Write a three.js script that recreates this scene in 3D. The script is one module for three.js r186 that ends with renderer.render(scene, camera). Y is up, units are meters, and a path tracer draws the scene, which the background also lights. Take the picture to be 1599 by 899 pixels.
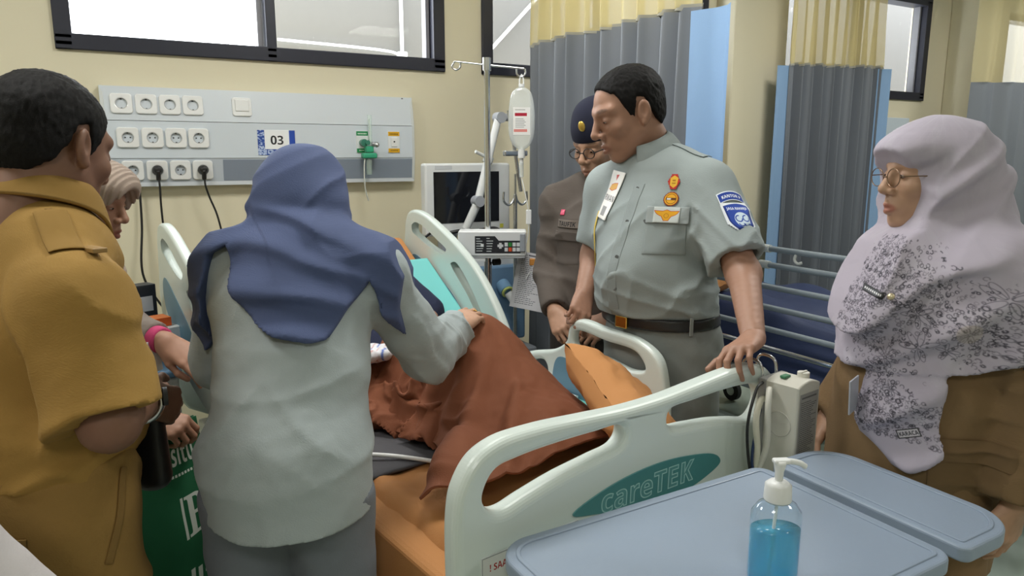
import * as THREE from 'three';
import { RoundedBoxGeometry } from 'three/addons/geometries/RoundedBoxGeometry.js';
import { mergeGeometries } from 'three/addons/utils/BufferGeometryUtils.js';
import { ImprovedNoise } from 'three/addons/math/ImprovedNoise.js';
import { RectAreaLightUniformsLib } from 'three/addons/lights/RectAreaLightUniformsLib.js';

RectAreaLightUniformsLib.init();
const scene = new THREE.Scene();
const renderer = new THREE.WebGLRenderer({ antialias: true });
renderer.toneMapping = THREE.LinearToneMapping;
renderer.toneMappingExposure = 1.62;
renderer.shadowMap.enabled = true;

// ---------- camera ----------
const camera = new THREE.PerspectiveCamera(43.37, 1599 / 899, 0.05, 60);
camera.position.set(0, 1.5, 3.5);
camera.lookAt(0 + 0.4916, 1.5 - 0.1822, 3.5 - 0.8515);

// ---------- sky ----------
scene.background = new THREE.Color(5.6, 5.9, 6.2);      // white overcast daylight outside the windows

// ---------- ceiling lamps (light + glowing diffuser) ----------
const LAMPS = [[-0.9, 1.6], [1.0, 1.6], [3.3, 1.6], [5.8, 1.6], [-0.6, 4.6], [3.0, 4.6]];
const LAMP_POWER = 12;

// ---------- small helpers ----------
const PI = Math.PI, V = (x, y, z) => new THREE.Vector3(x, y, z);
const clamp = (x, a, b) => Math.min(b, Math.max(a, x));
const mix = (a, b, t) => a + (b - a) * t;
const sst = (a, b, x) => { const t = clamp((x - a) / (b - a), 0, 1); return t * t * (3 - 2 * t); };
const NZ = new ImprovedNoise();
const noise = (x, y, z) => NZ.noise(x + 31.7, y + 17.3, z + 5.1);
let seed = 1234567;
const rnd = () => { seed = (seed * 1664525 + 1013904223) >>> 0; return seed / 4294967296; };
const taken = new Map();
const numbered = (n) => { const k = taken.get(n) || 0; taken.set(n, k + 1); return k ? `${n}_${String(k).padStart(3, '0')}` : n; };

const col = (c) => (Array.isArray(c) ? new THREE.Color().setRGB(c[0], c[1], c[2]) : new THREE.Color(c));
const mat = (c, rough = 0.6, extra = {}) => new THREE.MeshPhysicalMaterial({ color: col(c), roughness: rough, side: THREE.DoubleSide, ...extra });

// computed grain: tileable-ish noise height texture
function noiseTex(n, f) {
  const d = new Uint8Array(n * n * 4);
  for (let y = 0; y < n; y++) for (let x = 0; x < n; x++) {
    const v = clamp(f(x / n, y / n), 0, 1) * 255, o = (y * n + x) * 4;
    d[o] = d[o + 1] = d[o + 2] = v; d[o + 3] = 255;
  }
  const t = new THREE.DataTexture(d, n, n); t.magFilter = THREE.LinearFilter; t.wrapS = t.wrapT = THREE.RepeatWrapping; t.needsUpdate = true;
  return t;
}
const tn = (u, v, f, s = 0) => { const a = u * 2 * PI, b = v * 2 * PI, r = f / (2 * PI); return noise(Math.cos(a) * r + s, Math.sin(a) * r + Math.cos(b) * r * 1.3, Math.sin(b) * r * 1.3 + s); };
const weaveTex = noiseTex(256, (u, v) => 0.5 + 0.22 * Math.sin(u * 2 * PI * 64) * Math.sin(v * 2 * PI * 64) + 0.3 * tn(u, v, 40, 3));
const plasterTex = noiseTex(256, (u, v) => 0.5 + 0.35 * tn(u, v, 26, 9) + 0.3 * tn(u, v, 70, 1));
const blotchTex = noiseTex(256, (u, v) => 0.9 + 0.12 * tn(u, v, 5, 2) + 0.08 * tn(u, v, 22, 6));
blotchTex.colorSpace = THREE.SRGBColorSpace;
const rep = (t, k) => { const c = t.clone(); c.repeat.set(k, k); c.needsUpdate = true; return c; };
const weave = rep(weaveTex, 8), plaster = rep(plasterTex, 3), blotch = rep(blotchTex, 1.5);
const cloth = (c, extra = {}) => mat(c, 0.9, { bumpMap: weave, bumpScale: 0.0006, sheen: 0.25, sheenColor: col(c), sheenRoughness: 0.6, ...extra });

function canvasTex(w, h, draw, repeat) {
  const c = document.createElement('canvas'); c.width = w; c.height = h;
  draw(c.getContext('2d'), w, h);
  const t = new THREE.CanvasTexture(c); t.colorSpace = THREE.SRGBColorSpace;
  if (repeat) { t.wrapS = t.wrapT = THREE.RepeatWrapping; }
  return t;
}

// ---------- object tree ----------
function group(name, label, category, pos = [0, 0, 0], turn = 0, grp) {
  const o = new THREE.Group(); o.name = numbered(name); o.position.set(...pos); o.rotation.y = turn;
  o.userData = { label, category }; if (grp) o.userData.group = grp; scene.add(o); return o;
}
function part(name, geo, m, parent, label) {
  const o = new THREE.Mesh(Array.isArray(geo) ? merge(geo) : geo, m); o.name = name; o.castShadow = o.receiveShadow = true;
  if (label) o.userData.label = label;
  parent.add(o); return o;
}
function single(name, geo, m, label, category, pos = [0, 0, 0], turn = 0, grp) {
  const o = part(numbered(name), geo, m, scene, label); o.position.set(...pos); o.rotation.y = turn; o.userData.category = category;
  if (grp) o.userData.group = grp; return o;
}
function struct(name, geo, m, label) { const o = part(name, geo, m, scene, label); o.userData.kind = 'structure'; return o; }
function strip(g) {
  g = g.index ? g.toNonIndexed() : g;
  for (const k of Object.keys(g.attributes)) if (!['position', 'normal', 'uv', 'color'].includes(k)) g.deleteAttribute(k);
  if (!g.attributes.uv) g.setAttribute('uv', new THREE.BufferAttribute(new Float32Array(g.attributes.position.count * 2), 2));
  return g;
}
function merge(list) {
  list = list.map(strip);
  if (list.some((g) => g.attributes.color)) for (const g of list) if (!g.attributes.color) g.setAttribute('color', new THREE.BufferAttribute(new Float32Array(g.attributes.position.count * 3).fill(1), 3));
  return mergeGeometries(list);
}
// ---------- geometry helpers ----------
const T = (g, x = 0, y = 0, z = 0, rx = 0, ry = 0, rz = 0) => { const m = new THREE.Matrix4().makeRotationFromEuler(new THREE.Euler(rx, ry, rz, 'YXZ')); m.setPosition(x, y, z); g.applyMatrix4(m); return g; };
function boxUV(g) {   // uv in metres by dominant normal
  g = g.index ? g.toNonIndexed() : g; const p = g.attributes.position, n = g.attributes.normal, uv = new Float32Array(p.count * 2);
  for (let i = 0; i < p.count; i++) {
    const ax = Math.abs(n.getX(i)), ay = Math.abs(n.getY(i)), az = Math.abs(n.getZ(i));
    if (ay >= ax && ay >= az) { uv[2 * i] = p.getX(i); uv[2 * i + 1] = p.getZ(i); } else if (ax >= az) { uv[2 * i] = p.getZ(i); uv[2 * i + 1] = p.getY(i); } else { uv[2 * i] = p.getX(i); uv[2 * i + 1] = p.getY(i); }
  }
  g.setAttribute('uv', new THREE.BufferAttribute(uv, 2)); return g;
}
const box = (x0, x1, y0, y1, z0, z1, r = 0) => {
  const w = x1 - x0, h = y1 - y0, d = z1 - z0;
  const g = r > 0 ? new RoundedBoxGeometry(w, h, d, 2, Math.min(r, w / 2.01, h / 2.01, d / 2.01)) : new THREE.BoxGeometry(w, h, d);
  return boxUV(g.translate((x0 + x1) / 2, (y0 + y1) / 2, (z0 + z1) / 2));
};
const cyl = (x, y, z, r, h, axis = 'y', r2 = r, seg = 24) => { const g = new THREE.CylinderGeometry(r2, r, h, seg); if (axis === 'x') g.rotateZ(-PI / 2); if (axis === 'z') g.rotateX(PI / 2); return g.translate(x, y, z); };
const curveOf = (pts, closed = false, tension = 0.5) => new THREE.CatmullRomCurve3(pts.map((p) => V(...p)), closed, 'catmullrom', tension);
const tube = (pts, r, seg = 40, rs = 10, closed = false) => new THREE.TubeGeometry(curveOf(pts, closed), seg, r, rs, closed);
const line = (a, b, r, r2 = r) => {
  const A = V(...a), B = V(...b), d = B.clone().sub(A), g = new THREE.CylinderGeometry(r2, r, d.length(), 14);
  g.applyQuaternion(new THREE.Quaternion().setFromUnitVectors(V(0, 1, 0), d.clone().normalize())); return g.translate((A.x + B.x) / 2, (A.y + B.y) / 2, (A.z + B.z) / 2);
};
const sph = (x, y, z, r, sx = 1, sy = 1, sz = 1) => new THREE.SphereGeometry(r, 24, 16).scale(sx, sy, sz).translate(x, y, z);
const lathe = (pts, seg = 40) => new THREE.LatheGeometry(pts.map((p) => new THREE.Vector2(...p)), seg);
function smoothShape(pts, holes = []) {   // closed spline outline
  const mk = (P, C) => { const c = new THREE.CatmullRomCurve3(P.map((p) => V(p[0], p[1], 0)), true, 'centripetal'); const s = new C(); c.getPoints(P.length * 8).forEach((q, i) => (i ? s.lineTo(q.x, q.y) : s.moveTo(q.x, q.y))); return s; };
  const s = mk(pts, THREE.Shape); holes.forEach((h) => s.holes.push(mk(h, THREE.Path))); return s;
}
const extrude = (shape, depth, bevel = 0.004, seg = 3) => { const g = new THREE.ExtrudeGeometry(shape, { depth: depth - 2 * bevel, bevelEnabled: bevel > 0, bevelSize: bevel, bevelThickness: bevel, bevelOffset: -bevel, bevelSegments: seg, curveSegments: 12, steps: 1 }); return g.translate(0, 0, bevel); };
function rrect(x0, y0, x1, y1, r) { const s = new THREE.Shape(); s.moveTo(x0 + r, y0); s.lineTo(x1 - r, y0); s.absarc(x1 - r, y0 + r, r, -PI / 2, 0); s.lineTo(x1, y1 - r); s.absarc(x1 - r, y1 - r, r, 0, PI / 2); s.lineTo(x0 + r, y1); s.absarc(x0 + r, y1 - r, r, PI / 2, PI); s.lineTo(x0, y0 + r); s.absarc(x0 + r, y0 + r, r, PI, 1.5 * PI); return s; }
const plate = (w, h, x, y, z) => new THREE.PlaneGeometry(w, h).translate(x, y, z);

// sheet with thickness from a control net (rows of points), bicubic
function sheet(net, nu, nv, thick, disp) {
  const R = net.length, Cn = net[0].length;
  const cr = (a, b, c, d, t) => 0.5 * (2 * b + (c - a) * t + (2 * a - 5 * b + 4 * c - d) * t * t + (3 * b - a - 3 * c + d) * t * t * t);
  const at = (u, v) => {
    const fu = u * (R - 1), fv = v * (Cn - 1), i = Math.min(R - 2, Math.floor(fu)), j = Math.min(Cn - 2, Math.floor(fv)), tu = fu - i, tv = fv - j, out = [0, 0, 0];
    for (let k = 0; k < 3; k++) {
      const r = []; for (let a = -1; a < 3; a++) { const row = net[clamp(i + a, 0, R - 1)]; r.push(cr(row[clamp(j - 1, 0, Cn - 1)][k], row[j][k], row[j + 1][k], row[clamp(j + 2, 0, Cn - 1)][k], tv)); }
      out[k] = cr(...r, tu);
    }
    return out;
  };
  const P = [], N = [];
  for (let i = 0; i <= nu; i++) for (let j = 0; j <= nv; j++) P.push(V(...at(i / nu, j / nv)));
  const id = (i, j) => clamp(i, 0, nu) * (nv + 1) + clamp(j, 0, nv);
  const norms = () => { for (let i = 0; i <= nu; i++) for (let j = 0; j <= nv; j++) { const a = P[id(i + 1, j)].clone().sub(P[id(i - 1, j)]), b = P[id(i, j + 1)].clone().sub(P[id(i, j - 1)]); N[id(i, j)] = a.cross(b).normalize(); } };
  norms();
  if (disp) { for (let i = 0; i <= nu; i++) for (let j = 0; j <= nv; j++) P[id(i, j)].addScaledVector(N[id(i, j)], disp(i / nu, j / nv, P[id(i, j)])); norms(); }
  const pos = [], uv = [], idx = [], n = P.length;
  for (const s of [0.5, -0.5]) for (let i = 0; i <= nu; i++) for (let j = 0; j <= nv; j++) { const q = P[id(i, j)].clone().addScaledVector(N[id(i, j)], s * thick); pos.push(q.x, q.y, q.z); uv.push(j / nv, i / nu); }
  for (let i = 0; i < nu; i++) for (let j = 0; j < nv; j++) { const a = id(i, j), b = id(i + 1, j), c = id(i + 1, j + 1), d = id(i, j + 1); idx.push(a, b, c, a, c, d, n + a, n + c, n + b, n + a, n + d, n + c); }
  const edge = (a, b) => idx.push(a, n + a, n + b, a, n + b, b);
  for (let i = 0; i < nu; i++) { edge(id(i, 0), id(i + 1, 0)); edge(id(i + 1, nv), id(i, nv)); }
  for (let j = 0; j < nv; j++) { edge(id(0, j + 1), id(0, j)); edge(id(nu, j), id(nu, j + 1)); }
  const g = new THREE.BufferGeometry(); g.setAttribute('position', new THREE.Float32BufferAttribute(pos, 3)); g.setAttribute('uv', new THREE.Float32BufferAttribute(uv, 2)); g.setIndex(idx); g.computeVertexNormals(); return g;
}

// =====================================================================  ROOM
const M = {
  wall: mat([0.73, 0.675, 0.5], 0.75, { bumpMap: plaster, bumpScale: 0.0001 }),
  floor: mat([0.43, 0.52, 0.47], 0.35, { map: rep(blotchTex, 0.7) }),
  ceiling: mat([0.8, 0.8, 0.77], 0.9),
  frame: mat([0.018, 0.02, 0.035], 0.4),
  glass: mat([1, 1, 1], 0.02, { transmission: 1, thickness: 0, ior: 1.45, specularIntensity: 0.06 }),
  white: mat([0.78, 0.8, 0.8], 0.35), whiteGloss: mat([0.83, 0.84, 0.83], 0.12, { clearcoat: 0.6 }),
  bedWhite: mat([0.66, 0.74, 0.7], 0.32, { clearcoat: 0.25, clearcoatRoughness: 0.3 }), grey: mat([0.3, 0.33, 0.37], 0.45), dark: mat([0.03, 0.032, 0.036], 0.5), black: mat([0.012, 0.012, 0.013], 0.4),
  steel: mat([0.62, 0.63, 0.64], 0.25, { metalness: 1 }), chrome: mat([0.75, 0.76, 0.77], 0.12, { metalness: 1 }), teal: mat([0.1, 0.3, 0.31], 0.4), blueInset: mat([0.13, 0.27, 0.37], 0.4),
  rubber: mat([0.035, 0.035, 0.038], 0.7), conc: mat([0.125, 0.122, 0.115], 0.85),
};
struct('floor', box(-2.8, 9.6, -0.12, 0, -0.15, 6.6), M.floor, 'pale grey green vinyl floor');
struct('ceiling', box(-2.8, 9.6, 2.9, 3.02, -0.15, 6.6), M.ceiling, 'white ceiling');
{ // window wall: bands and piers around the high windows
  const WY0 = 1.91, WY1 = 2.68, wins = [[-0.07, 1.62], [1.835, 3.42], [4.08, 5.77], [6.75, 8.3]], g = [];
  g.push(box(-2.8, 9.6, 0, WY0, -0.15, 0), box(-2.8, 9.6, WY1, 2.9, -0.15, 0));
  let x = -2.8; for (const [a, b] of wins) { g.push(box(x, a, WY0, WY1, -0.15, 0)); x = b; } g.push(box(x, 9.6, WY0, WY1, -0.15, 0));
  struct('wall_back', g, M.wall, 'cream painted wall with high dark framed windows');
  wins.forEach(([a, b], i) => {
    const w = new THREE.Group(); w.name = `window_${i + 1}`; w.userData = { kind: 'structure', label: 'dark framed high sliding window' }; scene.add(w);
    const t = 0.062, c = (a + b) / 2 - 0.01, z0 = -0.1, z1 = 0.018;
    part('frame', [box(a, b, WY0, WY0 + t, z0, z1, 0.004), box(a, b, WY1 - t, WY1, z0, z1, 0.004), box(a, a + t, WY0, WY1, z0, z1, 0.004), box(b - t, b, WY0, WY1, z0, z1, 0.004), box(c - 0.022, c + 0.022, WY0, WY1, z0, z1, 0.004)], M.frame, w);
    part('sash', [box(c - 0.05, c - 0.026, WY0 + t, WY1 - t, -0.08, -0.03), box(b - t - 0.022, b - t - 0.004, WY0 + t, WY1 - t, -0.08, -0.03)], mat([0.25, 0.25, 0.27], 0.4), w);
    part('pane', box(a + t, c - 0.022, WY0 + t, WY1 - t, -0.062, -0.056), M.glass, w); part('pane', box(c + 0.022, b - t, WY0 + t, WY1 - t, -0.05, -0.044), M.glass, w);
  });
}
struct('wall_left', box(-2.95, -2.8, 0, 2.9, -0.15, 6.6), M.wall); struct('wall_right', box(9.6, 9.75, 0, 2.9, -0.15, 6.6), M.wall); struct('wall_front', box(-2.8, 9.6, 0, 2.9, 6.6, 6.75), M.wall);
struct('trim_1', box(3.5, 3.98, 0, 2.9, 0.0, 0.16, 0.01), M.wall, 'cream column standing out of the wall between two bays');
struct('trim_2', box(6.05, 6.5, 0, 2.9, 0.0, 0.22, 0.01), M.wall, 'cream column beyond the second bay');
struct('baseboard_back', box(-2.8, 3.5, 0, 0.1, 0, 0.012), mat([0.36, 0.4, 0.38], 0.5));
// outside the windows
struct('wall_exterior', [box(1.02, 12, 0.8, 5.5, -1.35, -1.2)], M.conc, 'grey rendered wall outside the window');
{ const p = group('conduit_pipe', 'pale conduit pipe fixed to the grey wall outside the window', 'pipe', [1.86, 1.5, -1.17]); part('tube', [tube([[0, 0.2, 0], [0, 0.62, 0], [0, 2.5, 0]], 0.012, 20), tube([[0, 0.62, 0], [-0.12, 0.66, 0], [-0.8, 0.68, 0]], 0.008, 20)], M.white, p); part('clip', [box(-0.03, 0.03, 0.58, 0.66, -0.03, 0.02, 0.005)], M.white, p); }
{ const p = group('rain_pipe', 'grey slanting pipe on the outside wall behind the drip stand', 'pipe', [2.5, 2.2, -1.16]); part('tube', [line([-0.2, -0.2, 0], [0.8, 0.8, 0], 0.012)], M.white, p); }
single('overhead_cable', tube([[0.66, 3.1, -1.0], [0.665, 2.6, -0.98], [0.70, 2.3, -0.95], [0.745, 2.05, -0.95], [0.76, 1.7, -0.95]], 0.004, 40, 6), M.grey, 'thin cable hanging outside the bright window pane', 'cable');
// ceiling lamps
LAMPS.forEach(([x, z], i) => {
  const l = group('ceiling_lamp', 'square ceiling lamp with glowing diffuser ' + ['left of the patient bed', 'above the patient bed', 'above the empty bed', 'beyond the gathered curtain', 'over the aisle behind the mustard uniform', 'over the aisle behind the lilac headscarf'][i], 'lamp', [x, 2.9, z], 0, 'ceiling lamps');
  part('housing', [box(-0.31, 0.31, -0.03, 0, -0.31, 0.31)], M.white, l);
  part('diffuser', new THREE.PlaneGeometry(0.58, 0.58).rotateX(PI / 2).translate(0, -0.032, 0), mat([0.9, 0.9, 0.9], 0.5, { emissive: col([1, 0.98, 0.94]), emissiveIntensity: 3 }), l);
  const a = new THREE.RectAreaLight(col([1, 0.985, 0.94]), LAMP_POWER, 0.58, 0.58); a.position.set(0, -0.04, 0); a.rotation.x = -PI / 2; l.add(a);
});

// =====================================================================  BED HEAD PANEL
{
  const px0 = 0.066, px1 = 1.42, cy = 1.5675;
  const p = group('bed_head_panel', 'long white wall panel carrying sockets and gas outlets above the bed', 'wall panel', [px0, 1.366, 0.0]);
  const W = px1 - px0, H = 0.405;
  // cross-section: three bands, the lowest slightly proud, the ends chamfered
  const prof = (y0, y1, d0, d1) => { const s = new THREE.Shape([new THREE.Vector2(0.004, y0), new THREE.Vector2(d0, y0), new THREE.Vector2(d1, y1), new THREE.Vector2(0.004, y1)]); return new THREE.ExtrudeGeometry(s, { depth: W - 0.03, bevelEnabled: true, bevelSize: 0.002, bevelThickness: 0.015, bevelSegments: 3 }).rotateY(PI / 2).scale(1, 1, -1).translate(0.015, 0, 0); };
  const flip = (g) => { const n = g.index ? g.toNonIndexed() : g; const a = n.attributes.position.array; for (let i = 0; i < a.length; i += 9) for (let k = 0; k < 3; k++) { const t = a[i + 3 + k]; a[i + 3 + k] = a[i + 6 + k]; a[i + 6 + k] = t; } n.computeVertexNormals(); return n; };
  part('upper_band', flip(prof(0.272, 0.405, 0.062, 0.04)), mat([0.62, 0.67, 0.71], 0.3), p);
  part('middle_band', flip(prof(0.118, 0.266, 0.063, 0.063)), mat([0.64, 0.70, 0.75], 0.3), p);
  part('lower_band', flip(prof(0.012, 0.113, 0.048, 0.06)), mat([0.5, 0.55, 0.6], 0.35), p);
  part('bottom_lip', flip(prof(0.0, 0.012, 0.05, 0.05)), mat([0.62, 0.66, 0.7], 0.35), p);
  part('grey_inlay', T(box(0.45, 1.345, -0.046, 0.046, -0.004, 0.003), 0, 0.0635, 0.0545, 0.117), mat([0.23, 0.27, 0.33], 0.4), p, 'dark grey strip on the lower band');
  part('end_cap', extrude(new THREE.Shape([[0.004, 0], [0.05, 0.0], [0.065, 0.1], [0.065, 0.27], [0.055, 0.34], [0.04, 0.408], [0.004, 0.408]].map((q) => new THREE.Vector2(-q[0], q[1]))), 0.014, 0.002).rotateY(PI / 2).translate(W - 0.012, 0, 0), mat([0.6, 0.63, 0.62], 0.4), p);
  part('end_cap', extrude(new THREE.Shape([[0.004, 0], [0.05, 0.0], [0.065, 0.1], [0.065, 0.27], [0.055, 0.34], [0.04, 0.408], [0.004, 0.408]].map((q) => new THREE.Vector2(-q[0], q[1]))), 0.014, 0.002).rotateY(PI / 2).translate(-0.002, 0, 0), mat([0.6, 0.63, 0.62], 0.4), p);
  part('screw', [cyl(W - 0.05, 0.398, 0.04, 0.006, 0.006, 'z')], M.dark, p);
  // sockets
  const socket = () => {
    const s = new THREE.Group(); s.name = 'socket';
    const ring = new THREE.Shape(); const r = rrect(-0.041, -0.041, 0.041, 0.041, 0.013); const hole = new THREE.Path(); hole.absarc(0, 0, 0.0215, 0, 2 * PI, true); r.holes.push(hole);
    part('cover_plate', extrude(r, 0.012, 0.004), M.whiteGloss, s);
    part('well', [lathe([[0.0, 0.001], [0.02, 0.001], [0.0215, 0.008]], 28).rotateX(PI / 2), new THREE.TorusGeometry(0.0215, 0.0012, 6, 28).translate(0, 0, 0.011)], mat([0.5, 0.51, 0.5], 0.4), s);
    for (const q of [1, -1]) part('contact_hole', cyl(q * 0.0095, 0, 0.0014, 0.0029, 0.002, 'z'), M.dark, s);
    for (const q of [1, -1]) part('earth_clip', box(-0.003, 0.003, q * 0.01875 - 0.00225, q * 0.01875 + 0.00225, 0.001, 0.007), M.dark, s);
    return s;
  };
  const proto = socket(); let first = true, k = 0;
  const xs = [0.086, 0.178, 0.268, 0.357];
  const put = (x, y, z, tilt) => { const s = first ? proto : proto.clone(); first = false; s.name = k ? `socket_${String(k).padStart(3, '0')}` : 'socket'; k++; s.position.set(x, y, z); s.rotation.x = tilt; p.add(s); };
  for (const x of xs) put(x - 0.012, 0.336, 0.0505, -0.165);
  for (const x of xs) put(x, 0.2, 0.0635, 0);
  for (const x of xs) put(x + 0.008, 0.066, 0.0545, 0.117);
  const sw = new THREE.Group(); sw.name = 'light_switch'; sw.position.set(0.545, 0.336, 0.0505); sw.rotation.x = -0.165; p.add(sw);
  part('cover_plate', extrude(rrect(-0.041, -0.041, 0.041, 0.041, 0.012), 0.01, 0.004), M.whiteGloss, sw); part('rocker', T(box(-0.029, 0.029, -0.02, 0.031, 0, 0.006, 0.003), 0, 0, 0.009, 0.06), M.whiteGloss, sw);
  // plugged in cords
  for (const [i, x, ends, lab] of [[0, 0.186, [[0.0, -0.16, 0.03], [0.004, -0.3, 0.02], [0.01, -0.5, 0.01]], 'black plug on the second socket of the lowest row'], [1, 0.365, [[0.015, -0.12, 0.03], [0.045, -0.22, 0.03], [0.07, -0.42, 0.015], [0.05, -0.7, 0.01]], 'black plug on the last socket of the lowest row']]) {
    const c = group('power_plug', lab, 'plug', [px0 + x, 1.366 + 0.066, 0.064]);
    part('plug_body', [T(lathe([[0, 0], [0.0205, 0], [0.0205, 0.02], [0.014, 0.03], [0.012, 0.034], [0, 0.034]], 24), 0, 0, 0, PI / 2), T(new THREE.CapsuleGeometry(0.0095, 0.03, 4, 12), 0, -0.022, 0.026, 0.3)], M.black, c);
    part('cord', tube([[0, -0.04, 0.033], [0.001, -0.07, 0.036], ...ends], 0.0042, 40, 8), M.black, c);
  }
  single('loose_power_cord', tube([[0.18, 1.36, 0.03], [0.175, 1.2, 0.04], [0.16, 1.0, 0.06], [0.21, 0.87, 0.05], [0.26, 0.8, 0.05]], 0.0048, 40, 8), M.black, 'black cord hanging down the wall behind the hijab woman beside the cabinet', 'cord');
  // bed number sign
  const sign = group('bed_number_sign', 'white bed number plate 03 with blue patterned border', 'sign', [px0 + 0.60, 1.366 + 0.127, 0.064]);
  const tex = canvasTex(512, 346, (g, w, h) => {
    g.fillStyle = '#2f4f9d'; g.fillRect(0, 0, w, h);
    g.fillStyle = '#c7d4ee'; let s = 7; const r = () => (s = (s * 16807) % 2147483647) / 2147483647;
    for (let i = 0; i < 150; i++) { const x = i % 2 ? r() * 90 : r() * 420, y = i % 2 ? r() * h : h - r() * 74, q = 4 + r() * 10; g.globalAlpha = 0.75; g.beginPath(); for (let a = 0; a < 5; a++) { g.ellipse(x + Math.cos(a * 1.257) * q * 0.7, y + Math.sin(a * 1.257) * q * 0.7, q * 0.45, q * 0.25, a * 1.257, 0, 7); } g.fill(); }
    g.globalAlpha = 1; g.fillStyle = '#f1f4f5'; g.beginPath(); g.moveTo(94, 0); g.lineTo(430, 0); g.lineTo(430, 210); g.quadraticCurveTo(425, 262, 375, 264); g.lineTo(94, 264); g.closePath(); g.fill();
    g.fillStyle = '#2b4fb0'; g.fillRect(432, 6, 76, 250);
    g.fillStyle = '#25262b'; g.font = 'bold 168px sans-serif'; g.textAlign = 'center'; g.textBaseline = 'middle'; g.fillText('03', 262, 140);
  });
  part('plate', box(0, 0.168, 0, 0.113, -0.002, 0.003, 0.002), M.white, sign); part('print', plate(0.166, 0.111, 0.084, 0.0565, 0.0036), mat([1, 1, 1], 0.35, { map: tex }), sign);
  // oxygen outlet with flow meter
  const ox = group('oxygen_flowmeter', 'green oxygen outlet with clear flow meter tube on the wall panel', 'flow meter', [px0 + 1.085, 1.366 + 0.19, 0.064]);
  const outlet = (o, c, txt) => {
    const t = canvasTex(200, 320, (g, w, h) => { g.fillStyle = '#dfe3e4'; g.fillRect(0, 0, w, h); g.fillStyle = c; g.fillRect(0, 0, w, 66); g.fillRect(0, h - 62, w, 62); g.fillStyle = txt; g.font = 'bold 34px sans-serif'; g.textAlign = 'center'; for (let i = 0; i < 6; i++) { g.fillRect(26 + i * 26, 26, 16, 20); g.fillRect(40 + i * 22, h - 40, 13, 16); } });
    part('outlet_plate', box(-0.03, 0.03, -0.052, 0.052, -0.002, 0.006, 0.003), M.white, o); part('print', plate(0.058, 0.1, 0, 0, 0.0065), mat([1, 1, 1], 0.4, { map: t }), o);
  };
  outlet(ox, '#138a4e', '#e8f4ea');
  part('coupling', [cyl(0.0, -0.004, 0.02, 0.017, 0.035, 'z'), cyl(0.012, -0.004, 0.04, 0.011, 0.03, 'z')], mat([0.05, 0.22, 0.15], 0.3), ox);
  part('valve_block', [box(0.002, 0.04, -0.05, -0.02, 0.02, 0.055, 0.006), box(-0.015, 0.055, -0.078, -0.052, 0.016, 0.06, 0.008)], mat([0.04, 0.36, 0.2], 0.35), ox, 'green plastic valve block');
  part('knob', [cyl(0.045, -0.012, 0.05, 0.012, 0.03, 'x'), sph(0.055, -0.014, 0.052, 0.0125)], M.steel, ox);
  part('flow_tube', new THREE.CylinderGeometry(0.0105, 0.0105, 0.15, 20).translate(0.028, 0.05, 0.038), mat([0.95, 1, 0.98], 0.05, { transmission: 0.85, thickness: 0 }), ox);
  part('scale', [cyl(0.028, 0.045, 0.038, 0.004, 0.12)], mat([0.7, 0.78, 0.74], 0.4), ox);
  part('humidifier_bottle', lathe([[0, 0], [0.013, 0.002], [0.014, 0.07], [0.009, 0.075], [0, 0.075]], 20).translate(0.018, -0.155, 0.038), mat([0.75, 0.85, 0.8], 0.08, { transmission: 0.7, thickness: 0 }), ox);
  part('hose', tube([[0.0, -0.07, 0.04], [-0.008, -0.11, 0.045], [-0.008, -0.19, 0.04], [0.0, -0.24, 0.035], [0.012, -0.28, 0.03]], 0.0035, 30, 8), mat([0.8, 0.82, 0.78], 0.3, { transmission: 0.3, thickness: 0 }), ox);
  const vac = group('vacuum_outlet', 'yellow labelled vacuum outlet plate at the end of the wall panel', 'outlet', [px0 + 1.245, 1.366 + 0.19, 0.064]);
  outlet(vac, '#d9a514', '#4d3a05'); part('port', [box(-0.016, 0.016, -0.022, 0.022, 0.006, 0.011, 0.003)], M.whiteGloss, vac); part('port_hole', [cyl(0, 0.002, 0.0115, 0.004, 0.002, 'z')], M.dark, vac);
}

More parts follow.
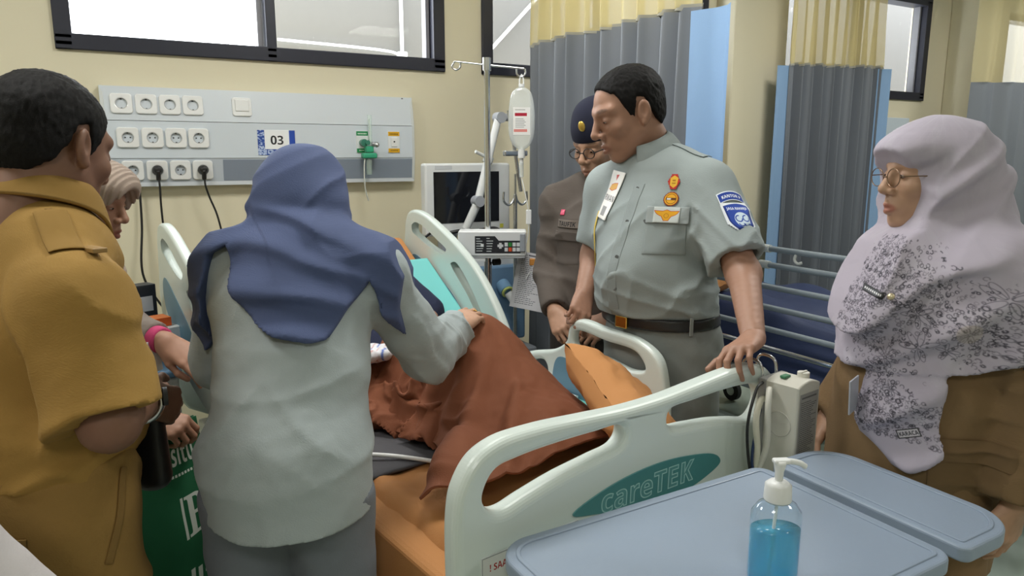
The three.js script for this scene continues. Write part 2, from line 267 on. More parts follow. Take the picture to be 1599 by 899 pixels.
// =====================================================================  CURTAINS
const meshCream = (op) => mat([0.78, 0.68, 0.36], 0.85, { transparent: true, opacity: op });
const curtainGrey = cloth([0.2, 0.22, 0.25], { roughness: 0.4, sheen: 0.3, bumpScale: 0.0001 }), curtainBlue = cloth([0.26, 0.42, 0.66], { roughness: 0.7 });
function ribbon(path, y0, y1, amp, waves, ph, pinch = 0.75, ny = 14) {  // folded cloth hung along a path of [x, z]
  const c = new THREE.CatmullRomCurve3(path.map(([x, z]) => V(x, 0, z)), false, 'centripetal'), n = Math.max(40, Math.round(waves * 22)), pos = [], uv = [], idx = [], L = c.getLength();
  for (let j = 0; j <= ny; j++) for (let i = 0; i <= n; i++) {
    const t = i / n, p = c.getPointAt(t), d = c.getTangentAt(t), k = j / ny, y = mix(y1, y0, k);
    const w = t * waves * 2 * PI + ph + 1.3 * noise(t * waves * 0.35, 2, ph) + 0.35 * noise(t * 4, k * 2, ph + 3), a = amp * (0.75 + 0.5 * noise(t * waves * 0.6, k * 0.8, ph + 7)) * mix(pinch, 1.1, k);
    const f = a * (2.2 * Math.abs(Math.sin(w / 2)) - 1.2 + 0.25 * Math.sin(w * 1.5 + 1)), sk = 0.25 * a * Math.sin(w);
    pos.push(p.x - d.z * f + d.x * sk, y, p.z + d.x * f + d.z * sk); uv.push(t * L * 1.6, y);
  }
  for (let j = 0; j < ny; j++) for (let i = 0; i < n; i++) { const a = j * (n + 1) + i; idx.push(a, a + n + 1, a + 1, a + 1, a + n + 1, a + n + 2); }
  const g = new THREE.BufferGeometry(); g.setAttribute('position', new THREE.Float32BufferAttribute(pos, 3)); g.setAttribute('uv', new THREE.Float32BufferAttribute(uv, 2)); g.setIndex(idx); g.computeVertexNormals(); return g;
}
function curtain(label, base, path, waves, amp, ph, opac, edges, top = 2.05) {
  const c = group('privacy_curtain', label, 'curtain', [base[0], 0, base[1]]);
  const P = path.map(([x, z]) => [x - base[0], z - base[1]]);
  part('fabric', ribbon(P, 0.28, top, amp, waves, ph), curtainGrey, c); part('hem_band', ribbon(P, top - 0.012, top + 0.012, amp * 1.04, waves, ph, 0.75, 1), mat([0.42, 0.41, 0.35], 0.9), c);
  part('net_top', ribbon(P, top, 2.84, amp, waves, ph), meshCream(opac), c, 'cream see-through net top'); part('ceiling_track', [tube(P.map(([x, z]) => [x, 2.86, z]), 0.012, 60, 8)], M.white, c);
  for (const [pp, w2, a2, p2, y1] of edges) part('blue_edge', ribbon(pp.map(([x, z]) => [x - base[0], z - base[1]]), 0.3, y1, a2, w2, p2, 1), curtainBlue, c, 'pale blue turned edge');
  return c;
}
curtain('grey folded privacy curtain behind the two men, blue at its edge', [2.06, 0.7], [[2.07, 0.12], [2.05, 0.5], [2.06, 1.0], [2.05, 1.36]], 10, 0.055, 0.4, 0.72, [[[[2.03, 1.34], [2.06, 1.44], [2.03, 1.535]], 0.8, 0.012, 2.2, 2.03]]);
curtain('grey gathered privacy curtain beyond the empty bed, blue at both edges', [4.1, 0.4], [[3.83, 0.3], [4.1, 0.36], [4.5, 0.46]], 9, 0.05, 1.9, 0.72, [[[[3.76, 0.285], [3.85, 0.3]], 0.5, 0.008, 0, 2.04], [[[4.49, 0.47], [4.58, 0.5]], 0.5, 0.008, 0, 2.04]], 2.05);
{ const c = group('privacy_curtain', 'grey privacy curtain at the far side of the room beyond the lilac hijab woman', 'curtain', [6.0, 0, 0.6]); const P = [[-0.3, -0.2], [0.2, 0.05], [0.8, 0.3], [1.4, 0.6]];
  part('fabric', ribbon(P, 0.28, 2.02, 0.04, 8, 1), curtainGrey, c); part('net_top', ribbon(P, 2.02, 2.84, 0.04, 8, 1), meshCream(0.45), c); part('ceiling_track', [tube(P.map(([x, z]) => [x, 2.86, z]), 0.012, 60, 8)], M.white, c); }

// =====================================================================  PATIENT BED
const BED = [0.967, 0, 2.342], BT = 0.134, bc = Math.cos(BT), bs = Math.sin(BT);
const inBed = (x, y, z) => [BED[0] + x * bc + z * bs, y, BED[2] - x * bs + z * bc];
const sideways = (g, x) => g.rotateY(-PI / 2).translate(x, 0, 0);      // outline drawn in (z, y), thickness along x
function shapeDecal(shape, x0, y0, w, h) { const g = new THREE.ShapeGeometry(shape, 10), p = g.attributes.position, uv = g.attributes.uv; for (let i = 0; i < p.count; i++) uv.setXY(i, (p.getX(i) - x0) / w, (p.getY(i) - y0) / h); return g; }
{
  const bed = group('hospital_bed', 'white hospital bed with raised back section and teal inset boards', 'bed', BED, BT);
  const half = [[-0.485, 0.88], [-0.474, 0.93], [-0.441, 0.976], [-0.39, 0.998], [-0.3, 1.002], [-0.17, 0.994], [-0.06, 0.987]];
  const hole = [[-0.424, 0.905], [-0.42, 0.884], [-0.401, 0.866], [-0.376, 0.862], [-0.328, 0.873], [-0.244, 0.890], [-0.147, 0.902], [-0.083, 0.911], [-0.066, 0.928], [-0.07, 0.95], [-0.16, 0.957], [-0.345, 0.955], [-0.4, 0.944]];
  const mir = (P) => P.map(([x, y]) => [-x, y]).reverse();
  const s = smoothShape([[-0.485, 0.46], [-0.486, 0.7], ...half, ...mir(half), [0.486, 0.7], [0.485, 0.46], [0, 0.445]], [hole, mir(hole)]);
  const fb = part('footboard', extrude(s, 0.05, 0.017, 5), M.bedWhite, bed);
  const lens = smoothShape([[-0.216, 0.804], [-0.134, 0.831], [0, 0.845], [0.127, 0.836], [0.235, 0.81], [0.25, 0.79], [0.2, 0.768], [0.1, 0.753], [-0.05, 0.766], [-0.15, 0.786]]);
  part('teal_inset', extrude(lens, 0.006, 0.0015).translate(0, 0, 0.047), M.teal, fb, 'teal lens shaped inset');
  const brand = canvasTex(1024, 256, (g, w, h) => { g.fillStyle = '#4c8a8c'; g.fillRect(0, 0, w, h); g.strokeStyle = '#a9cfcd'; g.lineWidth = 5; g.font = 'bold 150px sans-serif'; g.textAlign = 'center'; g.textBaseline = 'middle'; g.save(); g.translate(500, 118); g.rotate(0.03); g.fillStyle = '#5d9798'; g.fillText('careTEK', 0, 0); g.strokeText('careTEK', 0, 0); g.restore(); });
  part('brand_print', shapeDecal(lens, -0.25, 0.74, 0.52, 0.115).translate(0, 0, 0.0537), mat([0.85, 0.92, 0.92], 0.4, { map: brand }), fb);
  const warn = canvasTex(1024, 512, (g, w, h) => {
    g.fillStyle = '#eceeea'; g.fillRect(0, 0, w, h); g.strokeStyle = '#9aa39f'; g.lineWidth = 6; g.strokeRect(3, 3, w - 6, h - 6);
    g.font = 'bold 74px sans-serif'; g.fillStyle = '#b3241f'; g.fillText('! SAAT', 70, 120); g.fillStyle = '#222'; g.fillText('MELAKUKAN PRO', 330, 120, 640);
    g.fillStyle = '#b3241f'; g.beginPath(); g.moveTo(170, 260); g.lineTo(370, 240); g.lineTo(370, 200); g.lineTo(460, 290); g.lineTo(370, 370); g.lineTo(370, 330); g.lineTo(170, 340); g.fill(); g.strokeStyle = '#444'; g.strokeRect(480, 190, 300, 260);
  });
  part('notice_sticker', [box(-0.435, -0.2, 0.66, 0.79, 0.049, 0.0515)], M.white, fb); part('notice_print', plate(0.233, 0.128, -0.3175, 0.725, 0.052), mat([0.9, 0.9, 0.9], 0.5, { map: warn }), fb);
  // side rails
  const railFoot = smoothShape([[-0.985, 0.757], [-0.965, 0.68], [-0.9, 0.62], [-0.7, 0.56], [-0.4, 0.56], [-0.31, 0.6], [-0.298, 0.74], [-0.306, 0.83], [-0.335, 0.912], [-0.414, 0.952], [-0.55, 0.96], [-0.68, 0.966], [-0.722, 0.93], [-0.735, 0.885], [-0.79, 0.845], [-0.925, 0.806], [-0.972, 0.785]],
    [[[-0.925, 0.765], [-0.925, 0.73], [-0.87, 0.665], [-0.845, 0.70], [-0.83, 0.765], [-0.85, 0.79]], [[-0.69, 0.925], [-0.55, 0.92], [-0.42, 0.91], [-0.385, 0.87], [-0.435, 0.852], [-0.55, 0.865], [-0.69, 0.875], [-0.7, 0.9]]]);
  const insetFoot = smoothShape([[-0.795, 0.77], [-0.77, 0.82], [-0.65, 0.815], [-0.42, 0.785], [-0.37, 0.73], [-0.45, 0.66], [-0.7, 0.66], [-0.79, 0.7]]);
  const railHead = smoothShape([[-1.80, 1.215], [-1.775, 1.25], [-1.72, 1.262], [-1.627, 1.245], [-1.5, 1.195], [-1.377, 1.135], [-1.26, 1.06], [-1.16, 0.965], [-1.08, 0.86], [-1.03, 0.76], [-1.01, 0.69], [-1.1, 0.655], [-1.35, 0.70], [-1.6, 0.77], [-1.8, 0.86], [-1.838, 0.98], [-1.82, 1.1]],
    [[[-1.755, 1.2], [-1.72, 1.222], [-1.655, 1.213], [-1.54, 1.165], [-1.455, 1.12], [-1.48, 1.085], [-1.56, 1.09], [-1.7, 1.135], [-1.75, 1.16]], [[-1.45, 1.065], [-1.4, 1.085], [-1.32, 1.03], [-1.23, 0.93], [-1.19, 0.86], [-1.24, 0.86], [-1.33, 0.945]]]);
  const insetHead = smoothShape([[-1.76, 1.04], [-1.73, 1.07], [-1.575, 1.015], [-1.42, 0.935], [-1.37, 0.88], [-1.407, 0.835], [-1.58, 0.87], [-1.747, 0.965]]);
  const rail = (name, shape, inset, x, label) => { const r = part(name, sideways(extrude(shape, 0.036, 0.013, 4), x + 0.018), M.bedWhite, bed, label); for (const q of [-0.0165, 0.0195]) part('inset', sideways(extrude(inset, 0.003, 0.001), x + q), M.blueInset, r); return r; };
  rail('side_rail', railFoot, insetFoot, 0.485); rail('side_rail', railHead, insetHead, 0.485); rail('side_rail', railHead, insetHead, -0.525);
  // deck, frame, columns, wheels
  part('deck', [box(-0.44, 0.44, 0.455, 0.495, -1.1, -0.03, 0.01), T(box(-0.44, 0.44, -0.02, 0.02, -0.85, 0, 0.01), 0, 0.475, -1.1, 0.595)], M.bedWhite, bed);
  part('frame', [box(-0.42, -0.37, 0.38, 0.45, -1.95, -0.05, 0.008), box(0.37, 0.42, 0.38, 0.45, -1.95, -0.05, 0.008), box(-0.42, 0.42, 0.38, 0.45, -1.95, -1.88, 0.008), box(-0.42, 0.42, 0.38, 0.45, -0.12, -0.05, 0.008)], M.white, bed);
  for (const q of [-1.6, -0.5]) part('lift_column', box(-0.09, 0.09, 0.16, 0.4, q, q + 0.15, 0.01), M.grey, bed);
  part('base_frame', [box(-0.36, -0.3, 0.13, 0.19, -1.85, -0.15, 0.01), box(0.3, 0.36, 0.13, 0.19, -1.85, -0.15, 0.01), box(-0.36, 0.36, 0.13, 0.19, -1.6, -1.5, 0.01), box(-0.36, 0.36, 0.13, 0.19, -0.5, -0.4, 0.01)], M.white, bed);
  for (const [x, z] of [[-0.36, -1.82], [0.36, -1.82], [-0.36, -0.18], [0.36, -0.18]]) part('caster', [cyl(x, 0.062, z, 0.06, 0.035, 'x'), cyl(x, 0.12, z, 0.02, 0.06), box(x - 0.03, x + 0.03, 0.07, 0.13, z - 0.02, z + 0.02, 0.008)], M.rubber, bed);
  part('drop_rail', [tube([[-0.475, 0.4, -1.0], [-0.478, 0.5, -0.95], [-0.478, 0.535, -0.85], [-0.478, 0.535, -0.42], [-0.478, 0.53, -0.28], [-0.478, 0.49, -0.235], [-0.476, 0.3, -0.23]], 0.0115, 60), tube([[-0.478, 0.42, -0.98], [-0.478, 0.42, -0.24]], 0.009, 8)], M.steel, bed, 'steel tube rail folded down');
  // headboard
  part('headboard', extrude(smoothShape([[-0.45, 0.5], [-0.46, 0.85], [-0.4, 0.98], [0, 1.0], [0.4, 0.98], [0.46, 0.85], [0.45, 0.5]], [[[-0.3, 0.9], [0, 0.93], [0.3, 0.9], [0, 0.88]]]), 0.04, 0.012).translate(0, 0, -1.98), M.bedWhite, bed);
}
const orangeSheet = cloth([0.56, 0.25, 0.082], { roughness: 0.8 }), brownCloth = cloth([0.205, 0.064, 0.026], { roughness: 0.85 });
{
  const m = group('mattress', 'orange sheeted mattress raised at the head of the patient bed', 'mattress', BED, BT);
  const prof = new THREE.Shape(); prof.moveTo(-0.05, 0.53); prof.lineTo(-0.05, 0.655); prof.quadraticCurveTo(-0.05, 0.68, -0.08, 0.68); prof.lineTo(-1.05, 0.68); prof.quadraticCurveTo(-1.12, 0.69, -1.18, 0.735); prof.lineTo(-1.78, 1.14); prof.lineTo(-1.86, 1.03); prof.lineTo(-1.2, 0.58); prof.quadraticCurveTo(-1.14, 0.53, -1.05, 0.53); prof.lineTo(-0.05, 0.53);
  part('cover', sideways(new THREE.ExtrudeGeometry(prof, { depth: 0.82, bevelEnabled: true, bevelSize: 0.012, bevelThickness: 0.03, bevelSegments: 4, bevelOffset: -0.012, curveSegments: 8 }), 0.41), orangeSheet, m);
  const net = []; for (let i = 0; i <= 12; i++) { const z = mix(-0.06, -1.02, i / 12), r = []; for (let j = 0; j <= 10; j++) { const x = mix(-0.45, 0.44, j / 10), e = j === 0 ? 1 : 0, f = i === 0 ? 1 : 0; r.push([x + (e ? -0.012 : 0), e ? 0.5 : (j === 1 && x < -0.3 ? 0.69 : 0.686) + 0.006 * noise(i, j, 3) - f * 0.05, z + f * 0.02]); } net.push(r); }
  part('draw_sheet', sheet(net, 90, 70, 0.004, (u, v, p) => 0.006 * noise(p.x * 9, p.z * 16, 1) + 0.004 * noise(p.x * 20 + p.z * 9, p.z * 22, 4)), orangeSheet, m, 'loose orange sheet hanging over the mattress side');
  const pad = []; for (let i = 0; i <= 6; i++) { const r = []; for (let j = 0; j <= 6; j++) { const x = mix(-0.445, 0.38, j / 6), z = mix(-0.535, -1.08, i / 6); r.push([x, 0.7 + 0.004 * noise(i * 2, j * 2, 8), z + 0.02 * noise(j * 1.3, 5, i)]); } pad.push(r); }
  single('underpad', sheet(pad, 40, 40, 0.008, (u, v, p) => 0.004 * noise(p.x * 12, p.z * 18, 2)), cloth([0.075, 0.073, 0.08]), 'dark grey pad lying across the orange sheet', 'pad', BED, BT);
  const tq = []; for (let i = 0; i <= 5; i++) { const r = []; for (let j = 0; j <= 5; j++) { const t = i / 5, x = mix(0.12, 0.455, j / 5), z = mix(-1.12, -1.6, t), y = mix(0.715, 1.045, t); r.push([x, y + 0.02 + 0.012 * noise(i * 3, j * 3, 2), z]); } tq.push(r); }
  single('turquoise_pad', sheet(tq, 30, 30, 0.006), cloth([0.2, 0.62, 0.6]), 'turquoise disposable pad beside the raised side rail', 'pad', BED, BT);
  const tq2 = []; for (let i = 0; i <= 4; i++) { const r = []; for (let j = 0; j <= 4; j++) r.push([mix(0.27, 0.46, j / 4), 0.705 + 0.03 * Math.max(0, noise(i * 2.3, j * 1.7, 3)), mix(-0.95, -0.66, i / 4)]); tq2.push(r); }
  single('white_pad', sheet(tq2, 24, 24, 0.012, (u, v, p) => 0.012 * noise(p.x * 20, p.z * 14, 9)), cloth([0.68, 0.74, 0.72]), 'crumpled white pad beside the raised blanket near the rail', 'pad', BED, BT);
  const p3 = []; for (let i = 0; i <= 3; i++) { const r = []; for (let j = 0; j <= 3; j++) r.push([mix(0.26, 0.47, j / 3), 0.697, mix(-0.7, -0.55, i / 3)]); p3.push(r); }
  single('green_pad', sheet(p3, 10, 10, 0.006), cloth([0.16, 0.5, 0.42]), 'green edged pad under the crumpled white pad', 'pad', BED, BT);
  single('white_tube', tube([[-0.44, 0.73, -0.66], [-0.37, 0.728, -0.655], [-0.27, 0.718, -0.60], [-0.16, 0.702, -0.505], [-0.1, 0.7, -0.45]], 0.006, 30, 8), mat([0.78, 0.78, 0.76], 0.3), 'white tube running from the grey pad onto the orange sheet', 'tube', BED, BT);
}
// pillow lying near the foot board
function pillowGeo(w, h, t) {
  const n = 28, pos = [], idx = [], uv = [];
  for (const s of [1, -1]) for (let i = 0; i <= n; i++) for (let j = 0; j <= n; j++) {
    const u = i / n * 2 - 1, v = j / n * 2 - 1, k = Math.pow(Math.max(0, (1 - u ** 4) * (1 - v ** 4)), 0.55), pin = 1 - 0.1 * (1 - v * v) * u * u, pin2 = 1 - 0.1 * (1 - u * u) * v * v;
    pos.push(u * w / 2 * pin, v * h / 2 * pin2, s * (t / 2) * k * (1 + 0.22 * noise(u * 2.2, v * 2.2, s)) + 0.006 * noise(u * 7, v * 7, 2 + s)); uv.push(u, v);
  }
  const N = (n + 1) * (n + 1);
  for (let s = 0; s < 2; s++) for (let i = 0; i < n; i++) for (let j = 0; j < n; j++) { const a = s * N + i * (n + 1) + j, b = a + n + 1; s ? idx.push(a, a + 1, b, b, a + 1, b + 1) : idx.push(a, b, a + 1, b, b + 1, a + 1); }
  const g = new THREE.BufferGeometry(); g.setAttribute('position', new THREE.Float32BufferAttribute(pos, 3)); g.setAttribute('uv', new THREE.Float32BufferAttribute(uv, 2)); g.setIndex(idx); g.computeVertexNormals(); return g;
}
{
  const p = group('pillow', 'orange pillow propped at the foot of the patient bed', 'pillow', inBed(0.27, 0.815, -0.25), BT);
  const c = part('pillow_case', pillowGeo(0.44, 0.34, 0.14), orangeSheet, p); c.rotation.set(-0.8, 0.95, 0.35, 'YXZ');
}
// air mattress pump hooked on the footboard
{
  const p = group('air_mattress_pump', 'beige air mattress pump box hooked over the end of the footboard', 'pump', inBed(0.432, 0.745, 0.053), BT);
  const s = new THREE.Shape(); s.moveTo(-0.047, 0); s.lineTo(0.047, 0); s.lineTo(0.047, 0.222); s.quadraticCurveTo(0, 0.245, -0.047, 0.222); s.lineTo(-0.047, 0);
  part('housing', extrude(s, 0.088, 0.005).translate(0, 0, 0.018), mat([0.62, 0.61, 0.54], 0.45), p);
  part('back_shell', box(-0.049, 0.049, 0.0, 0.225, 0.0, 0.022, 0.004), mat([0.3, 0.3, 0.29], 0.5), p, 'grey back shell');
  part('disc_mark', T(new THREE.TorusGeometry(0.03, 0.0012, 6, 40), -0.0475, 0.125, 0.062, 0, PI / 2), mat([0.55, 0.54, 0.48], 0.5), p);
  const tx = canvasTex(512, 1024, (g, w, h) => { g.fillStyle = '#a9a9a6'; g.fillRect(0, 0, w, h); g.fillStyle = '#33353a'; for (let x = 60; x < 440; x += 34) g.fillRect(x, 44, 24, 22); let q = 3; const r = () => (q = (q * 16807) % 2147483647) / 2147483647; for (let y = 110; y < 800; y += 26) { let x = 40; const end = 300 + r() * 180; while (x < end) { const l = 14 + r() * 40; g.fillRect(x, y, l, 9); x += l + 9; } } g.font = 'bold 60px sans-serif'; g.fillText('CE', 120, 930); g.strokeRect(230, 880, 60, 60); g.fillRect(330, 885, 50, 52); });
  part('instruction_label', plate(0.078, 0.195, 0.0, 0.108, 0.1065), mat([0.8, 0.8, 0.8], 0.5, { map: tx }), p);
  part('dial', [cyl(0.022, 0.236, 0.075, 0.014, 0.014), box(0.008, 0.036, 0.238, 0.246, 0.072, 0.078, 0.002)], mat([0.7, 0.69, 0.62], 0.4), p); part('power_switch', [box(-0.03, -0.006, 0.231, 0.238, 0.045, 0.06, 0.002)], mat([0.05, 0.2, 0.1], 0.4), p);
  for (const q of [-0.03, 0.03]) part('hook', tube([[q, 0.2, 0.0], [q, 0.252, -0.008], [q, 0.256, -0.05], [q, 0.21, -0.058]], 0.004, 20), M.steel, p);
  part('air_hose', tube([[-0.044, 0.2, 0.03], [-0.07, 0.207, 0.045], [-0.086, 0.17, 0.055], [-0.078, 0.06, 0.05], [-0.11, -0.08, 0.02], [-0.12, -0.25, 0.01]], 0.0075, 50), mat([0.72, 0.71, 0.64], 0.45), p); part('air_hose', tube([[-0.044, 0.175, 0.02], [-0.08, 0.18, 0.03], [-0.108, 0.14, 0.04], [-0.104, 0.05, 0.045], [-0.1, -0.08, 0.02], [-0.1, -0.25, 0.01]], 0.0075, 50), mat([0.7, 0.68, 0.56], 0.45), p);
  part('power_cord', tube([[-0.045, 0.215, 0.012], [-0.1, 0.21, 0.03], [-0.135, 0.13, 0.036], [-0.12, 0.02, 0.04], [-0.08, -0.08, 0.045], [-0.05, -0.2, 0.03]], 0.0035, 50), M.black, p); part('power_cord', tube([[-0.045, 0.15, 0.01], [-0.095, 0.13, 0.036], [-0.115, 0.05, 0.04], [-0.1, -0.03, 0.045], [-0.06, -0.12, 0.03]], 0.0035, 50), mat([0.02, 0.04, 0.12], 0.4), p);
  part('lower_cord', tube([[0.04, 0.02, 0.03], [0.065, 0.0, 0.02], [0.075, -0.1, 0.02], [0.06, -0.3, 0.0]], 0.004, 30), M.black, p);
}
// =====================================================================  OVERBED TABLE + SANITISER
const tableBlue = mat([0.27, 0.335, 0.43], 0.42, { clearcoat: 0.15, bumpMap: rep(plasterTex, 6), bumpScale: 0.0002 });
{
  const t = group('overbed_table', 'blue grey overbed table with two leaves in front of the footboard', 'table', [0.9, 0, 2.68]);
  const leaf = (name, x0, x1, z0, z1, rs) => {
    const mk = (i, C) => { const s = new C(), [a, b, c, d] = rs.map((r) => Math.max(0.006, r - i)), X0 = x0 + i, X1 = x1 - i, Z0 = z0 + i, Z1 = z1 - i; s.moveTo(X0 + a, Z0); s.lineTo(X1 - b, Z0); s.absarc(X1 - b, Z0 + b, b, -PI / 2, 0); s.lineTo(X1, Z1 - c); s.absarc(X1 - c, Z1 - c, c, 0, PI / 2); s.lineTo(X0 + d, Z1); s.absarc(X0 + d, Z1 - d, d, PI / 2, PI); s.lineTo(X0, Z0 + a); s.absarc(X0 + a, Z0 + a, a, PI, 1.5 * PI); return s; };
    const o = part(name, extrude(mk(0, THREE.Shape), 0.03, 0.006).rotateX(PI / 2).translate(0, 0.82, 0), tableBlue, t);
    const rim = mk(0.018, THREE.Shape); rim.holes.push(mk(0.026, THREE.Path)); part('raised_rim', extrude(rim, 0.004, 0.0018).rotateX(PI / 2).translate(0, 0.8225, 0), tableBlue, o); return o;
  };
  leaf('main_leaf', -0.345, 0.335, -0.215, 0.215, [0.07, 0.035, 0.035, 0.07]); leaf('tilting_leaf', 0.368, 0.56, -0.215, 0.215, [0.02, 0.09, 0.09, 0.02]);
  part('support_beam', box(-0.2, 0.5, 0.755, 0.788, -0.04, 0.04, 0.006), M.grey, t); part('column', [box(-0.30, -0.23, 0.08, 0.76, -0.045, 0.045, 0.01), box(-0.285, -0.2, 0.74, 0.788, -0.05, 0.05, 0.006)], M.white, t);
  part('base', [box(-0.32, 0.45, 0.05, 0.09, 0.14, 0.18, 0.01), box(-0.32, 0.45, 0.05, 0.09, -0.18, -0.14, 0.01), box(-0.32, -0.2, 0.05, 0.09, -0.18, 0.18, 0.01)], M.white, t);
  for (const [x, z] of [[-0.3, 0.16], [0.43, 0.16], [-0.3, -0.16], [0.43, -0.16]]) part('caster', cyl(x, 0.026, z, 0.025, 0.02, 'x'), M.rubber, t);
}
{
  const b = group('sanitiser_bottle', 'clear pump bottle of blue hand sanitiser standing on the overbed table', 'bottle', [0.893, 0.8225, 2.79], -0.45); b.scale.set(1.1, 1.1, 1.1);
  const prof = [[0.0, 0.0], [0.031, 0], [0.037, 0.004], [0.038, 0.012], [0.038, 0.098], [0.036, 0.112], [0.028, 0.123], [0.018, 0.128], [0.0155, 0.131], [0.0155, 0.14]];
  const flat = (g) => g.scale(1, 1, 0.72);
  part('bottle', flat(lathe([...prof, ...prof.slice(1).reverse().map(([x, y]) => [Math.max(0, x - 0.0012), y + 0.001])], 48)), mat([0.97, 0.99, 1], 0.03, { transmission: 1, thickness: 0, ior: 1.45 }), b);
  part('blue_gel', flat(lathe([[0, 0.003], [0.03, 0.003], [0.0355, 0.006], [0.0362, 0.014], [0.0362, 0.085], [0, 0.085]], 48)), mat([0.2, 0.72, 0.92], 0.12, { transmission: 0.6, thickness: 0.05, ior: 1.34, attenuationColor: col([0.1, 0.66, 0.9]), attenuationDistance: 0.07 }), b);
  part('dip_tube', line([0, 0.13, 0], [-0.008, 0.008, 0.002], 0.0025), mat([0.8, 0.85, 0.88], 0.3), b);
  part('collar', [lathe([[0, 0.128], [0.0185, 0.128], [0.0195, 0.131], [0.0185, 0.152], [0.013, 0.157], [0.007, 0.159], [0, 0.159]], 32)], M.white, b);
  part('pump_head', [lathe([[0, 0.158], [0.0055, 0.158], [0.0062, 0.172], [0.009, 0.184], [0.009, 0.189], [0, 0.19]], 24), tube([[-0.004, 0.186, 0], [0.012, 0.187, 0], [0.028, 0.184, 0], [0.038, 0.178, 0]], 0.0042, 20), box(-0.01, 0.014, 0.184, 0.191, -0.007, 0.007, 0.003)], M.white, b);
}
// =====================================================================  DRIP STAND
{
  const s = group('drip_stand', 'chrome drip stand with hooks behind the bed rail', 'drip stand', [1.43, 0, 0.82]);
  part('pole', [cyl(0, 0.95, 0, 0.0125, 1.82), cyl(0, 0.6, 0, 0.016, 0.9)], M.chrome, s); part('top_boss', [cyl(0, 1.855, 0, 0.018, 0.05)], M.steel, s);
  const a = [0.87, 0, 0.5];
  part('hook_arm', [line([0, 1.852, 0], [a[0] * -0.13, 1.866, a[2] * -0.13], 0.003), tube([[a[0] * -0.13, 1.866, a[2] * -0.13], [a[0] * -0.14, 1.845, a[2] * -0.14], [a[0] * -0.125, 1.833, a[2] * -0.125], [a[0] * -0.108, 1.842, a[2] * -0.108], [a[0] * -0.106, 1.86, a[2] * -0.106]], 0.0035, 24)], M.steel, s);
  part('hook_arm', [line([0, 1.852, 0], [a[0] * 0.15, 1.838, a[2] * 0.15], 0.0045), tube([[a[0] * 0.12, 1.838, a[2] * 0.12], [a[0] * 0.122, 1.815, a[2] * 0.122], [a[0] * 0.14, 1.806, a[2] * 0.14], [a[0] * 0.155, 1.818, a[2] * 0.155], [a[0] * 0.153, 1.838, a[2] * 0.153]], 0.004, 24)], M.steel, s);
  for (let i = 0; i < 5; i++) { const q = i * 2 * PI / 5 + 0.5, l = part('leg', [line([0, 0.1, 0], [Math.cos(q) * 0.24, 0.07, Math.sin(q) * 0.24], 0.012)], M.steel, s); part('caster', [cyl(Math.cos(q) * 0.245, 0.03, Math.sin(q) * 0.245, 0.028, 0.022, 'x')], M.rubber, l); }
  part('lock_knob', [cyl(0.03, 1.05, 0.02, 0.014, 0.03, 'x')], M.black, s);
  const hx = 1.43 + a[0] * 0.14, hz = 0.82 + a[2] * 0.14;
  const bag = group('drip_bag', 'clear drip bag with red lettering hanging from the stand hook', 'drip bag', [hx, 1.6, hz], -0.5);
  const o = smoothShape([[-0.03, -0.07], [-0.05, -0.03], [-0.05, 0.1], [-0.035, 0.15], [-0.01, 0.165], [0.01, 0.165], [0.035, 0.15], [0.05, 0.1], [0.05, -0.03], [0.03, -0.07], [0, -0.085]]);
  part('pouch', extrude(o, 0.036, 0.016, 5).translate(0, 0.0, -0.018), mat([0.92, 0.95, 0.95], 0.08, { transmission: 0.6, thickness: 0 }), bag);
  const tx = canvasTex(256, 300, (g, w, h) => { g.fillStyle = '#f4f4f2'; g.fillRect(0, 0, w, h); g.fillStyle = '#b41f3b'; g.fillRect(26, 60, 180, 34); g.fillStyle = '#666'; for (let i = 0; i < 5; i++) g.fillRect(30, 22 + i * 2, 150, 1); g.fillStyle = '#e58d86'; g.fillRect(10, 236, 200, 30); g.fillStyle = '#8c8f92'; for (let y = 120; y < 220; y += 18) g.fillRect(34, y, 120 + (y % 40), 6); });
  part('label_print', plate(0.07, 0.11, 0.0, 0.03, 0.0192), mat([0.9, 0.9, 0.9], 0.4, { map: tx }), bag); part('hanger', [tube([[-0.006, 0.16, 0], [-0.008, 0.19, 0], [0, 0.215, 0], [0.008, 0.19, 0], [0.006, 0.16, 0]], 0.003, 24), cyl(0, 0.172, 0, 0.012, 0.012)], M.white, bag);
  part('port', [cyl(0, -0.1, 0, 0.014, 0.035), cyl(0, -0.13, 0, 0.008, 0.03)], M.white, bag);
  part('drip_chamber', [cyl(0, -0.165, 0, 0.009, 0.06)], mat([0.9, 0.93, 0.92], 0.1, { transmission: 0.6, thickness: 0 }), bag); part('line', [tube([[0, -0.19, 0], [0.015, -0.26, 0.01], [0.03, -0.34, 0.01], [0.03, -0.42, 0.0], [0.02, -0.5, 0], [0.05, -0.56, 0], [0.02, -0.62, 0.02]], 0.0022, 50, 6)], mat([0.85, 0.87, 0.86], 0.2), bag);
  part('roller_clamp', [box(0.02, 0.042, -0.39, -0.33, -0.008, 0.012, 0.003)], M.white, bag); part('line_connector', [box(0.035, 0.06, -0.565, -0.535, -0.01, 0.01, 0.004)], mat([0.8, 0.35, 0.08], 0.4), bag, 'orange connector');
}
